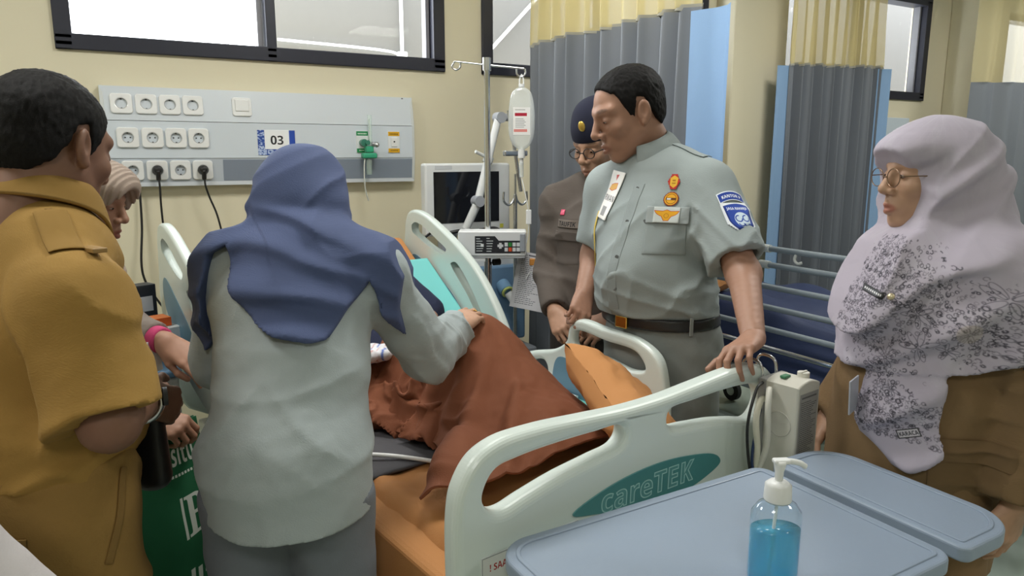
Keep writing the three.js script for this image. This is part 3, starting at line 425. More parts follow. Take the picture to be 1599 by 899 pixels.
{
  const cl = group('drip_pole_clamp', 'small steel cross clamp and hook rack behind the drip bag', 'clamp', [1.68, 1.33, 0.62]);
  part('bar', [box(-0.06, 0.06, 0.16, 0.185, -0.012, 0.012, 0.006), line([-0.035, 0.36, 0], [0.03, 0.0, 0], 0.008)], M.steel, cl); part('hook_rack', [tube([[-0.06, 0.0, 0], [-0.06, -0.04, 0], [-0.035, -0.06, 0], [-0.01, -0.04, 0], [0.0, -0.01, 0], [0.01, -0.04, 0], [0.035, -0.06, 0], [0.06, -0.04, 0], [0.06, 0.0, 0]], 0.005, 50), line([0, 0.08, 0], [0, -0.02, 0], 0.005)], M.steel, cl); part('rod', [line([0.0, -0.02, 0], [0, -1.33, 0], 0.009)], M.steel, cl);
}
{
  const p = group('infusion_pump', 'white infusion pump with keypad clamped on the drip stand', 'infusion pump', [1.425, 1.085, 0.86], -0.52);
  part('case', box(-0.135, 0.145, 0, 0.105, -0.04, 0.055, 0.008), M.white, p); part('lower_case', box(-0.13, 0.14, -0.008, 0.004, -0.038, 0.053, 0.004), mat([0.45, 0.47, 0.5], 0.5), p);
  const tx = canvasTex(1024, 360, (g, w, h) => {
    g.fillStyle = '#d9dde0'; g.fillRect(0, 0, w, h); g.fillStyle = '#22272f'; g.beginPath(); g.moveTo(250, 60); g.lineTo(560, 60); g.lineTo(620, 130); g.lineTo(960, 130); g.lineTo(960, 330); g.lineTo(250, 330); g.fill();
    g.fillStyle = '#dfe6ea'; for (let i = 0; i < 6; i++) { g.fillRect(270, 95 + i * 38, 60 + (i * 37) % 50, 10); g.fillRect(430, 90 + i * 40, 50 + (i * 53) % 60, 10); } g.fillRect(340, 180, 46, 46);
    g.fillStyle = '#cfd4d8'; g.fillRect(600, 190, 90, 40); g.fillRect(625, 165, 40, 90);
    for (let r = 0; r < 2; r++) for (let c = 0; c < 4; c++) { g.fillStyle = c === 1 ? (r ? '#d4562c' : '#2f8a3e') : '#d6dade'; g.fillRect(710 + c * 62, 160 + r * 78, 50, 60); }
  });
  part('keypad', plate(0.27, 0.095, 0.003, 0.053, 0.0556), mat([0.95, 0.95, 0.95], 0.35, { map: tx }), p); part('door_latch', box(0.118, 0.14, 0.02, 0.095, 0.054, 0.062, 0.004), M.grey, p); part('pole_clamp', [box(-0.03, 0.03, 0.02, 0.08, -0.075, -0.04, 0.006)], M.dark, p);
  const pp = group('hanging_paper_chart', 'laminated paper chart hanging from the infusion pump', 'paper chart', [1.59, 0.965, 0.93], -0.7);
  const t2 = canvasTex(512, 700, (g, w, h) => { g.fillStyle = '#e4e4e8'; g.fillRect(0, 0, w, h); g.fillStyle = '#70727c'; let q = 5; const r = () => (q = (q * 16807) % 2147483647) / 2147483647; for (let y = 60; y < 660; y += 24) { let x = 50; const e = 200 + r() * 270; while (x < e) { const l = 10 + r() * 34; g.fillRect(x, y, l, 8); x += l + 8; } } g.fillRect(120, 24, 280, 18); });
  part('sheet', T(box(-0.085, 0.085, -0.12, 0.12, -0.001, 0.001), 0, 0, 0, -0.12, 0, -0.16), mat([0.9, 0.9, 0.92], 0.4), pp); part('print', T(new THREE.PlaneGeometry(0.168, 0.238), 0, 0.0, 0.0014, -0.12, 0, -0.16), mat([0.95, 0.95, 0.95], 0.4, { map: t2 }), pp);
}
// =====================================================================  VENTILATOR WITH MONITOR
{
  const v = group('ventilator', 'ventilator trolley with dark screen and blue connector block near the wall', 'ventilator', [1.62, 0, 0.32]);
  part('screen_case', box(-0.255, 0.205, 1.11, 1.455, -0.06, 0.0, 0.012), M.white, v); part('screen', box(-0.213, 0.14, 1.17, 1.415, -0.002, 0.003, 0.001), mat([0.008, 0.009, 0.013], 0.08), v); part('bezel_print', plate(0.09, 0.018, -0.16, 1.435, 0.0008), mat([0.6, 0.62, 0.64], 0.5), v);
  part('sticker', [plate(0.02, 0.02, 0.155, 1.145, 0.001)], mat([0.75, 0.72, 0.1], 0.5), v, 'yellow warning sticker'); part('control_knob', [cyl(0.11, 1.07, 0.02, 0.022, 0.03, 'z')], M.white, v); part('neck', [box(-0.06, 0.06, 0.98, 1.12, -0.06, -0.01, 0.01)], M.grey, v);
  part('cabinet', [box(-0.22, 0.27, 0.55, 0.99, -0.2, 0.0, 0.02)], M.white, v); part('connector_block', box(-0.05, 0.27, 0.56, 0.95, 0.0, 0.05, 0.015), mat([0.17, 0.3, 0.47], 0.4), v, 'blue connector block'); part('tray', [box(-0.24, 0.29, 0.5, 0.53, -0.2, 0.13, 0.01)], M.grey, v);
  for (const [x, y] of [[0.13, 0.84], [0.25, 0.82]]) { const c = part('breathing_port', [T(cyl(0, 0, 0, 0.035, 0.06, 'z'), x, y, 0.075, 0.5)], mat([0.22, 0.4, 0.62], 0.35), v); part('port_ring', [T(new THREE.TorusGeometry(0.026, 0.007, 8, 24), x, y - 0.015, 0.108, 0.5)], mat([0.6, 0.68, 0.2], 0.4), c); part('spout', [line([x, y - 0.02, 0.11], [x + 0.03, y - 0.085, 0.15], 0.021, 0.017)], M.white, c); }
  part('support_arm', [line([-0.09, 1.15, 0.09], [-0.04, 1.275, 0.12], 0.02), line([-0.04, 1.275, 0.12], [0.1, 1.67, 0.07], 0.02, 0.018)], M.white, v, 'white articulated hose arm'); part('arm_joint', cyl(-0.04, 1.28, 0.12, 0.026, 0.05, 'z'), mat([0.4, 0.42, 0.46], 0.4), v); part('arm_joint', [cyl(0.105, 1.67, 0.07, 0.026, 0.05, 'z'), cyl(0.15, 1.672, 0.07, 0.018, 0.09, 'x')], mat([0.4, 0.42, 0.46], 0.4), v); part('arm_collar', [T(cyl(0, 0, 0, 0.024, 0.028), 0.03, 1.472, 0.095, 0, 0, -0.35), line([0.03, 1.48, 0.1], [-0.045, 1.51, 0.11], 0.008)], M.white, v);
  part('cable', tube([[-0.2, 1.14, 0.0], [-0.27, 1.12, 0.04], [-0.34, 1.06, 0.06], [-0.36, 0.95, 0.04], [-0.3, 0.8, 0]], 0.006, 40), M.black, v); part('cable', [tube([[0.02, 1.13, 0.02], [0.08, 1.14, 0.08], [0.12, 1.09, 0.11]], 0.009, 30), tube([[-0.22, 1.12, 0.05], [-0.1, 1.14, 0.08], [0.0, 1.13, 0.08], [0.06, 1.1, 0.09]], 0.009, 30)], M.black, v);
  part('side_clamp', [box(-0.2, -0.12, 1.03, 1.13, 0.0, 0.06, 0.01)], M.grey, v); part('pedestal', [box(-0.08, 0.1, 0.12, 0.55, -0.16, -0.02, 0.02), box(-0.24, 0.26, 0.08, 0.13, -0.24, 0.2, 0.02)], M.white, v); for (const [x, z] of [[-0.21, -0.2], [0.23, -0.2], [-0.21, 0.17], [0.23, 0.17]]) part('caster', cyl(x, 0.042, z, 0.04, 0.03, 'x'), M.rubber, v);
}
// =====================================================================  BEDSIDE CABINET, BOXES, BAG
{
  const c = group('bedside_cabinet', 'white and blue bedside cabinet at the head of the bed', 'cabinet', [-0.012, 0, 0.8]);
  const blue = mat([0.09, 0.25, 0.5], 0.4);
  part('body', [box(-0.2, 0.2, 0.12, 0.79, -0.2, 0.185, 0.012)], M.bedWhite, c); part('top', [box(-0.215, 0.215, 0.79, 0.815, -0.21, 0.215, 0.01), box(-0.215, 0.215, 0.815, 0.83, -0.21, -0.195, 0.005)], mat([0.2, 0.4, 0.66], 0.35), c, 'blue cabinet top');
  for (const q of [-0.205, 0.17]) part('corner_post', box(q, q + 0.035, 0.1, 0.79, 0.17, 0.205, 0.012), M.white, c);
  const d = part('drawer', box(-0.165, 0.165, 0.62, 0.74, 0.18, 0.2, 0.008), blue, c); part('handle', box(-0.07, 0.07, 0.7, 0.715, 0.2, 0.21, 0.004), mat([0.05, 0.13, 0.3], 0.4), d); const d2 = part('door', box(-0.165, 0.165, 0.16, 0.6, 0.18, 0.2, 0.008), blue, c); part('handle', box(-0.07, 0.07, 0.56, 0.575, 0.2, 0.21, 0.004), mat([0.05, 0.13, 0.3], 0.4), d2); part('side_panel', box(0.2, 0.206, 0.17, 0.74, -0.15, 0.15, 0.002), blue, c);
  for (const [x, z] of [[-0.17, -0.16], [0.17, -0.16], [-0.17, 0.16], [0.17, 0.16]]) part('caster', [cyl(x, 0.04, z, 0.038, 0.025, 'x'), cyl(x, 0.095, z, 0.012, 0.06)], M.rubber, c);
  const carton = (x, y, z, w, h, d, t, label, draw, turn) => { const b = group('medicine_box', label, 'box', [x, y, z], turn); part('carton', box(-w / 2, w / 2, 0, h, -d / 2, d / 2, 0.002), t, b); part('print', plate(w * 0.98, h * 0.96, 0, h / 2, d / 2 + 0.0006), mat([0.95, 0.95, 0.95], 0.5, { map: canvasTex(256, 256, draw) }), b); };
  carton(0.095, 0.816, 0.7, 0.13, 0.235, 0.06, M.dark, 'dark printed carton standing against the wall on the cabinet', (g) => { g.fillStyle = '#23262e'; g.fillRect(0, 0, 256, 256); g.fillStyle = '#cfd3d8'; g.fillRect(120, 40, 110, 60); g.fillStyle = '#d98a35'; g.fillRect(120, 120, 100, 14); g.fillStyle = '#8f95a0'; g.fillRect(120, 150, 110, 40); }, 0.4);
  carton(0.14, 0.816, 0.85, 0.15, 0.11, 0.09, M.white, 'white printed carton with orange lid on the cabinet', (g) => { g.fillStyle = '#eceeee'; g.fillRect(0, 0, 256, 256); g.fillStyle = '#3d424c'; for (let i = 0; i < 5; i++) g.fillRect(30 + i * 44, 90, 24, 24); g.fillRect(30, 150, 160, 14); g.fillRect(30, 190, 190, 10); }, 0.4);
  carton(0.13, 0.927, 0.83, 0.12, 0.03, 0.07, mat([0.75, 0.2, 0.04], 0.5), 'small orange box lying on the white carton', (g) => { g.fillStyle = '#e0601e'; g.fillRect(0, 0, 256, 256); g.fillStyle = '#f4d9c6'; g.fillRect(20, 90, 130, 60); }, 0.3);
}
// =====================================================================  EMPTY BED IN THE NEXT BAY
{
  const b = group('empty_hospital_bed', 'empty hospital bed with grey bar rails in the next bay', 'bed', [2.95, 0, 1.25]);
  const barM = mat([0.34, 0.39, 0.43], 0.35, { metalness: 0.3 }), capM = mat([0.66, 0.68, 0.66], 0.5);
  const ys = [1.1, 1.03, 0.935, 0.845, 0.75];
  ys.forEach((y, i) => { const z0 = i < 2 ? 0.12 : -0.35; const r = part('rail_bar', [line([-0.45, y, z0], [-0.45, y, 0.95], 0.0125)], barM, b); if (i < 2) part('end_cap', [cyl(-0.45, y, z0 - 0.01, 0.017, 0.05, 'z')], capM, r); });
  part('lower_rail', [line([-0.45, 0.665, -0.3], [-0.45, 0.665, 0.95], 0.012)], M.chrome, b); part('rail_post', line([-0.45, 1.1, 0.95], [-0.45, 0.6, 0.95], 0.013), barM, b); part('rail_post', line([-0.45, 0.95, -0.35], [-0.45, 0.6, -0.35], 0.013), barM, b); part('latch', [box(-0.475, -0.44, 0.62, 0.7, -0.33, -0.28, 0.01)], M.white, b);
  part('hook', [tube([[-0.45, 1.1, 0.27], [-0.46, 1.07, 0.27], [-0.46, 1.055, 0.285], [-0.45, 1.06, 0.3]], 0.006, 12)], capM, b);
  part('frame', [box(-0.42, -0.36, 0.44, 0.52, -0.9, 0.95, 0.01), box(0.36, 0.42, 0.44, 0.52, -0.9, 0.95, 0.01), box(-0.42, 0.42, 0.5, 0.54, -0.9, 0.95, 0.01)], mat([0.35, 0.39, 0.4], 0.5), b); part('base_frame', [box(-0.4, -0.35, 0.2, 0.26, -0.8, 0.9, 0.01), box(0.35, 0.4, 0.2, 0.26, -0.8, 0.9, 0.01), box(-0.4, 0.4, 0.2, 0.26, 0.3, 0.36, 0.01), box(-0.4, 0.4, 0.2, 0.26, -0.6, -0.54, 0.01)], M.bedWhite, b);
  for (const q of [-0.62, 0.28]) part('column', box(-0.08, 0.08, 0.24, 0.5, q, q + 0.12, 0.01), M.grey, b); part('crank_cover', [T(box(-0.4, -0.1, 0.33, 0.37, 0.1, 0.5, 0.01), 0, 0, 0)], M.bedWhite, b);
  part('headboard', extrude(rrect(-0.44, 0.4, 0.44, 1.05, 0.06), 0.035, 0.01).translate(0, 0, -0.95), M.bedWhite, b); part('footboard', extrude(rrect(-0.44, 0.4, 0.44, 0.98, 0.06), 0.035, 0.01).translate(0, 0, 0.96), M.bedWhite, b);
  for (const [x, z] of [[-0.37, -0.78], [0.37, -0.78], [-0.37, 0.86], [0.26, 0.9]]) { const k = part('caster', [cyl(x, 0.065, z, 0.062, 0.03, 'x')], M.rubber, b); part('fork', [box(x - 0.025, x + 0.025, 0.1, 0.21, z - 0.03, z + 0.03, 0.01), cyl(x, 0.065, z, 0.03, 0.034, 'x')], M.chrome, k); }
  const mt = group('navy_mattress', 'navy blue mattress on the empty bed in the next bay', 'mattress', [2.95, 0.54, 1.25]);
  const net = []; for (let i = 0; i <= 8; i++) { const r = []; for (let j = 0; j <= 8; j++) { const e = Math.min(j, 8 - j, i, 8 - i); r.push([mix(-0.43, 0.43, j / 8), e === 0 ? 0.01 : 0.2 + 0.05 * noise(i * 0.7, j * 0.8, 5) + (i > 1 && i < 5 ? 0.05 * Math.sin((i - 1) / 4 * PI) : 0), mix(-0.9, 0.93, i / 8)]); } net.push(r); }
  part('cover', sheet(net, 60, 50, 0.012, (u, v, p) => 0.01 * noise(p.x * 7, p.z * 7, 3)), cloth([0.02, 0.035, 0.1], { roughness: 0.6 }), mt);
  const q = group('pillow', 'orange pillow on the navy mattress of the empty bed', 'pillow', [2.72, 0.9, 0.72], 0.2); const pc = part('pillow_case', pillowGeo(0.5, 0.4, 0.17), orangeSheet, q); pc.rotation.set(-1.25, 0.2, 0.0, 'YXZ');
  // panel in the next bay
  const wp = group('bed_head_panel', 'pale wall panel beyond the gathered curtain in the next bay', 'wall panel', [4.2, 1.366, 0]); part('upper_band', box(0, 1.35, 0.12, 0.405, 0.001, 0.055, 0.006), mat([0.6, 0.68, 0.75], 0.35), wp); part('lower_band', box(0, 1.35, 0, 0.115, 0.001, 0.055, 0.006), mat([0.24, 0.29, 0.36], 0.4), wp); part('sign_print', [box(0.62, 0.76, 0.16, 0.27, 0.055, 0.058)], mat([0.08, 0.13, 0.4], 0.4), wp);
}

// =====================================================================  FIGURE TOOLKIT: distance fields meshed with surface nets
const sub3 = (a, b) => [a[0] - b[0], a[1] - b[1], a[2] - b[2]], add3 = (a, b, s = 1) => [a[0] + b[0] * s, a[1] + b[1] * s, a[2] + b[2] * s], dot3 = (a, b) => a[0] * b[0] + a[1] * b[1] + a[2] * b[2];
const len3 = (a) => Math.hypot(a[0], a[1], a[2]), nrm = (a) => { const l = len3(a) || 1; return [a[0] / l, a[1] / l, a[2] / l]; }, crs = (a, b) => [a[1] * b[2] - a[2] * b[1], a[2] * b[0] - a[0] * b[2], a[0] * b[1] - a[1] * b[0]];
const lerp3 = (a, b, t) => [mix(a[0], b[0], t), mix(a[1], b[1], t), mix(a[2], b[2], t)];
const smin = (a, b, k) => { if (k <= 0) return Math.min(a, b); const h = Math.max(k - Math.abs(a - b), 0) / k; return Math.min(a, b) - h * h * k * 0.25; };
const smax = (a, b, k) => -smin(-a, -b, k);
const pCap = (a, b, ra, rb = ra) => { const ba = sub3(b, a), l2 = dot3(ba, ba) || 1e-9; return { f: (x, y, z) => { const px = x - a[0], py = y - a[1], pz = z - a[2], t = clamp((px * ba[0] + py * ba[1] + pz * ba[2]) / l2, 0, 1); return Math.hypot(px - ba[0] * t, py - ba[1] * t, pz - ba[2] * t) - (ra + (rb - ra) * t); }, c: lerp3(a, b, 0.5), r: Math.sqrt(l2) / 2 + Math.max(ra, rb) }; };
const pEll = (c, r, ax) => { const [X, Y, Z] = ax || [[1, 0, 0], [0, 1, 0], [0, 0, 1]], [a, b, e] = r; return { f: (x, y, z) => { const px = x - c[0], py = y - c[1], pz = z - c[2], u = (px * X[0] + py * X[1] + pz * X[2]) / a, v = (px * Y[0] + py * Y[1] + pz * Y[2]) / b, w = (px * Z[0] + py * Z[1] + pz * Z[2]) / e, k0 = Math.sqrt(u * u + v * v + w * w), k1 = Math.sqrt(u * u / a / a + v * v / b / b + w * w / e / e); return k1 < 1e-9 ? -Math.min(a, b, e) : k0 * (k0 - 1) / k1; }, c, r: Math.max(a, b, e) }; };
// tapering limb with an elliptical section: side vector s, half widths [along s, across]
const pEcap = (a, b, s, A, B) => {
  const ba = sub3(b, a), L = len3(ba), d = nrm(ba), fr = nrm(crs(s, d)), sd = crs(d, fr);
  return { f: (x, y, z) => {
    const px = x - a[0], py = y - a[1], pz = z - a[2], h0 = px * d[0] + py * d[1] + pz * d[2], t = clamp(h0 / L, 0, 1), h = h0 - t * L, rx = mix(A[0], B[0], t), rz = mix(A[1], B[1], t), rh = (rx + rz) * 0.4;
    const u = (px * sd[0] + py * sd[1] + pz * sd[2]) / rx, v = (px * fr[0] + py * fr[1] + pz * fr[2]) / rz, w = h / rh, k0 = Math.sqrt(u * u + v * v + w * w), k1 = Math.sqrt(u * u / rx / rx + v * v / rz / rz + w * w / rh / rh);
    return k1 < 1e-9 ? -Math.min(rx, rz) : k0 * (k0 - 1) / k1;
  }, c: lerp3(a, b, 0.5), r: L / 2 + Math.max(...A, ...B) };
};
// sleeve: open tube from a to b, ending at share t of the way
const pSleeve = (a, b, ra, rb, t = 1, rin = rb - 0.021, depth = 0.02) => {
  const dir = nrm(sub3(b, a)), L = len3(sub3(b, a)), e = add3(a, dir, L * t), cap = pCap(a, add3(e, dir, 0.05), ra, rb), hole = pCap(add3(e, dir, -depth), add3(e, dir, 0.12), rin);
  return { f: (x, y, z) => { const q = (x - e[0]) * dir[0] + (y - e[1]) * dir[1] + (z - e[2]) * dir[2]; return smax(smax(cap.f(x, y, z), q, 0.005), -hole.f(x, y, z), 0.004); }, c: cap.c, r: cap.r };
};
const crease = (n, w = 2.6) => { const v = Math.max(0, 1 - Math.abs(n) * w); return v * v; };
class Field {
  constructor() { this.p = []; }
  add(prim, k = 0.02) { this.p.push({ ...prim, k, op: 0 }); return this; }
  cut(prim, k = 0.006) { this.p.push({ ...prim, k, op: 1 }); return this; }
  keep(f, k = 0.004) { this.p.push({ f, k, op: 2 }); return this; }
  bump(f) { const i = this.p.findIndex((q) => q.op === 2); this.p.splice(i < 0 ? this.p.length : i, 0, { f, op: 3 }); return this; }
  grow(g) { this.p.push({ op: 4, g }); return this; }
  ev(x, y, z) {
    let d = 1e3;
    for (const q of this.p) {
      if (q.op === 0) { const e = Math.hypot(x - q.c[0], y - q.c[1], z - q.c[2]) - q.r; if (e > d + q.k) continue; const v = e > 0.25 ? e : q.f(x, y, z); d = smin(d, v, q.k); }
      else if (q.op === 1) { const v = -q.f(x, y, z); d = smax(d, v, q.k); }
      else if (q.op === 2) { if (d < 0.15) d = smax(d, q.f(x, y, z), q.k); }
      else if (q.op === 3) { if (Math.abs(d) < 0.05) d += q.f(x, y, z); }
      else d -= q.g;
    }
    return d;
  }
  box(pad = 0.02) { const lo = [1e9, 1e9, 1e9], hi = [-1e9, -1e9, -1e9]; for (const q of this.p) if (q.op === 0) for (let i = 0; i < 3; i++) { lo[i] = Math.min(lo[i], q.c[i] - q.r - pad); hi[i] = Math.max(hi[i], q.c[i] + q.r + pad); } return [lo, hi]; }
}
function netMesh(fn, lo, hi, h) {
  const n = [0, 1, 2].map((i) => Math.max(2, Math.ceil((hi[i] - lo[i]) / h) + 1)), [nx, ny, nz] = n, S = new Float32Array(nx * ny * nz), B = 6, at = (i, j, k) => (k * ny + j) * nx + i;
  const thr = h * B * 0.5 * 1.75 + 0.03;
  for (let k0 = 0; k0 < nz; k0 += B) for (let j0 = 0; j0 < ny; j0 += B) for (let i0 = 0; i0 < nx; i0 += B) {
    const d = fn(lo[0] + (i0 + B / 2) * h, lo[1] + (j0 + B / 2) * h, lo[2] + (k0 + B / 2) * h), far = Math.abs(d) > thr;
    for (let k = k0; k < Math.min(nz, k0 + B); k++) for (let j = j0; j < Math.min(ny, j0 + B); j++) for (let i = i0; i < Math.min(nx, i0 + B); i++) S[at(i, j, k)] = far ? d : fn(lo[0] + i * h, lo[1] + j * h, lo[2] + k * h);
  }
  const id = new Int32Array(nx * ny * nz).fill(-1), pos = [], idx = [], E = [[0, 1], [2, 3], [4, 5], [6, 7], [0, 2], [1, 3], [4, 6], [5, 7], [0, 4], [1, 5], [2, 6], [3, 7]], v = new Float32Array(8);
  for (let k = 0; k < nz - 1; k++) for (let j = 0; j < ny - 1; j++) for (let i = 0; i < nx - 1; i++) {
    let m = 0; for (let c = 0; c < 8; c++) { v[c] = S[at(i + (c & 1), j + ((c >> 1) & 1), k + (c >> 2))]; if (v[c] < 0) m |= 1 << c; }
    if (m === 0 || m === 255) continue;
    let x = 0, y = 0, z = 0, q = 0;
    for (const [a, b] of E) if ((v[a] < 0) !== (v[b] < 0)) { const t = v[a] / (v[a] - v[b]); x += mix(a & 1, b & 1, t); y += mix((a >> 1) & 1, (b >> 1) & 1, t); z += mix(a >> 2, b >> 2, t); q++; }
    id[at(i, j, k)] = pos.length / 3; pos.push(lo[0] + (i + x / q) * h, lo[1] + (j + y / q) * h, lo[2] + (k + z / q) * h);
  }
  const quad = (a, b, c, d, f) => { if (a < 0 || b < 0 || c < 0 || d < 0) return; f ? idx.push(a, b, c, a, c, d) : idx.push(a, c, b, a, d, c); };
  for (let k = 1; k < nz - 1; k++) for (let j = 1; j < ny - 1; j++) for (let i = 1; i < nx - 1; i++) {
    const s = S[at(i, j, k)] < 0;
    if (s !== (S[at(i + 1, j, k)] < 0)) quad(id[at(i, j - 1, k - 1)], id[at(i, j, k - 1)], id[at(i, j, k)], id[at(i, j - 1, k)], s);
    if (s !== (S[at(i, j + 1, k)] < 0)) quad(id[at(i - 1, j, k - 1)], id[at(i - 1, j, k)], id[at(i, j, k)], id[at(i, j, k - 1)], s);
    if (s !== (S[at(i, j, k + 1)] < 0)) quad(id[at(i - 1, j - 1, k)], id[at(i, j - 1, k)], id[at(i, j, k)], id[at(i - 1, j, k)], s);
  }
  const g = new THREE.BufferGeometry(); g.setAttribute('position', new THREE.Float32BufferAttribute(pos, 3)); g.setIndex(idx); g.computeVertexNormals();
  return g;
}
function uvBy(g, f) { const p = g.attributes.position, u = new Float32Array(p.count * 2); for (let i = 0; i < p.count; i++) { const r = f(p.getX(i), p.getY(i), p.getZ(i)); u[2 * i] = r[0]; u[2 * i + 1] = r[1]; } g.setAttribute('uv', new THREE.BufferAttribute(u, 2)); return g; }
function colourBy(g, f) { const p = g.attributes.position, u = new Float32Array(p.count * 3); for (let i = 0; i < p.count; i++) { const r = f(p.getX(i), p.getY(i), p.getZ(i)); u.set(r, 3 * i); } g.setAttribute('color', new THREE.BufferAttribute(u, 3)); return g; }
const meshOf = (F, h, clip) => { let [lo, hi] = F.box(); if (clip) { lo = lo.map((v, i) => Math.max(v, clip[0][i])); hi = hi.map((v, i) => Math.min(v, clip[1][i])); } return netMesh((x, y, z) => F.ev(x, y, z), lo, hi, h); };
// signed distance to a polygon
function polySD(P) { const n = P.length; return (x, y) => { let d = 1e9, s = 1; for (let i = 0, j = n - 1; i < n; j = i++) { const ex = P[j][0] - P[i][0], ey = P[j][1] - P[i][1], wx = x - P[i][0], wy = y - P[i][1], t = clamp((wx * ex + wy * ey) / (ex * ex + ey * ey), 0, 1), bx = wx - ex * t, by = wy - ey * t; d = Math.min(d, bx * bx + by * by); const a = y >= P[i][1], b = y < P[j][1], c = ex * wy > ey * wx; if ((a && b && c) || (!a && !b && !c)) s = -s; } return s * Math.sqrt(d); }; }
// march from outside onto a field
function onto(F, p, dir, gap = 0.0, most = 1) { let q = [...p], run = 0; for (let i = 0; i < 80 && run < most; i++) { const d = F.ev(q[0], q[1], q[2]) - gap; if (d < 0.0004) return q; const st = clamp(d, 0.0005, 0.03); q = add3(q, dir, st); run += st; } return run < most ? q : add3(p, dir, most * 0.6); }
function gradOf(F, p, e = 0.004) { return nrm([F.ev(p[0] + e, p[1], p[2]) - F.ev(p[0] - e, p[1], p[2]), F.ev(p[0], p[1] + e, p[2]) - F.ev(p[0], p[1] - e, p[2]), F.ev(p[0], p[1], p[2] + e) - F.ev(p[0], p[1], p[2] - e)]); }
// a sewn-on piece that follows the cloth below it: centre c, looking direction dir (towards the cloth), up, outline test optional
function sewn(F, c, dir, up, w, h, n = 14, gap = 0.003, keep, bend = 0) {
  dir = nrm(dir); const sx = nrm(crs(dir, up)), sy = crs(sx, dir), net = [];
  for (let j = 0; j <= n; j++) for (let i = 0; i <= n; i++) { const u = i / n - 0.5, v = j / n - 0.5, o = add3(add3(add3(c, sx, u * w), sy, v * h + bend * (0.25 - u * u) * 4), dir, -0.12); net.push(onto(F, o, dir, gap, 0.26)); }
  const pos = [], uv = [], idx = [], id = (i, j) => j * (n + 1) + i, N = net.length;
  for (const t of [0, 0.0025]) for (let q = 0; q < N; q++) { const p = add3(net[q], dir, t); pos.push(...p); uv.push((q % (n + 1)) / n, Math.floor(q / (n + 1)) / n); }
  for (let j = 0; j < n; j++) for (let i = 0; i < n; i++) { if (keep && !keep((i + 0.5) / n, (j + 0.5) / n)) continue; const a = id(i, j), b = id(i + 1, j), d = id(i + 1, j + 1), e = id(i, j + 1); idx.push(a, b, d, a, d, e, N + a, N + d, N + b, N + a, N + e, N + d); }
  const edge = (a, b) => idx.push(a, N + a, b, b, N + a, N + b);
  if (!keep) for (let i = 0; i < n; i++) { edge(id(i, 0), id(i + 1, 0)); edge(id(i + 1, n), id(i, n)); edge(id(0, i + 1), id(0, i)); edge(id(n, i), id(n, i + 1)); }
  const g = new THREE.BufferGeometry(); g.setAttribute('position', new THREE.Float32BufferAttribute(pos, 3)); g.setAttribute('uv', new THREE.Float32BufferAttribute(uv, 2)); g.setIndex(idx); g.computeVertexNormals(); return g;
}
function button(F, c, dir, r = 0.006) { dir = nrm(dir); const q = onto(F, add3(c, dir, -0.1), dir, 0.0); const g = new THREE.CylinderGeometry(r, r, 0.004, 16); g.applyQuaternion(new THREE.Quaternion().setFromUnitVectors(V(0, 1, 0), V(...dir))); return g.translate(...q); }

// ---- head in its own frame: y up, z forward, chin at -0.115, crown at 0.115
function headField(fem) {
  const F = new Field(), both = (f) => { f(1); f(-1); };
  F.add(pEll([0, 0.035, -0.015], [0.075, 0.082, 0.098]), 0.01).add(pEll([0, -0.028, 0.026], [0.061, 0.088, 0.064]), 0.03);
  both((s) => { F.add(pCap([s * 0.047, -0.05, 0.0], [s * 0.014, -0.101, 0.06], 0.02, 0.015), 0.028); F.add(pEll([s * 0.04, -0.02, 0.062], [0.022, 0.02, 0.018]), 0.022); F.add(pCap([s * 0.046, 0.031, 0.066], [s * 0.012, 0.028, 0.083], 0.011, 0.011), 0.016); });
  F.add(pEll([0, -0.1, 0.07], [0.018, 0.014, 0.016]), 0.02);
  both((s) => F.cut(pEll([s * 0.032, 0.008, 0.106], [0.02, 0.014, 0.022]), 0.014));
  both((s) => F.add(pEll([s * 0.031, 0.007, 0.073], [0.016, 0.0115, 0.0145]), 0.004));
  F.add(pCap([0, 0.024, 0.084], [0, -0.02, fem ? 0.108 : 0.111], 0.0075, 0.0105), 0.012).add(pEll([0, -0.026, fem ? 0.108 : 0.111], [0.012, 0.0105, 0.012]), 0.008);
  both((s) => F.add(pEll([s * 0.0145, -0.03, 0.098], [0.0085, 0.0085, 0.011]), 0.006));
  F.add(pEll([0, -0.062, 0.076], [0.03, 0.024, 0.02]), 0.018);
  both((s) => { F.add(pCap([s * 0.022, -0.066, 0.084], [s * 0.003, -0.0605, 0.0985], 0.004, 0.0062), 0.006); F.add(pCap([s * 0.02, -0.069, 0.084], [0, -0.0765, 0.096], 0.004, 0.0072), 0.006); });
  F.cut(pCap([-0.022, -0.0685, 0.1], [0.022, -0.0685, 0.1], 0.0022), 0.004);
  both((s) => { const ax = [[0.94, 0, 0.34 * s], [0, 0.98, -0.2], [-0.34 * s, 0.2, 0.92]]; F.add(pEll([s * 0.079, -0.004, -0.012], [0.009, 0.032, 0.019], ax), 0.005); F.cut(pEll([s * 0.0925, 0.002, -0.008], [0.0125, 0.022, 0.011], ax), 0.003); F.add(pEll([s * 0.078, -0.03, -0.003], [0.008, 0.01, 0.008]), 0.006); });
  F.add(pCap([0, -0.05, -0.025], [0, -0.2, -0.05], fem ? 0.048 : 0.056, fem ? 0.05 : 0.06), 0.03);
  return F;
}
const HEADS = {};
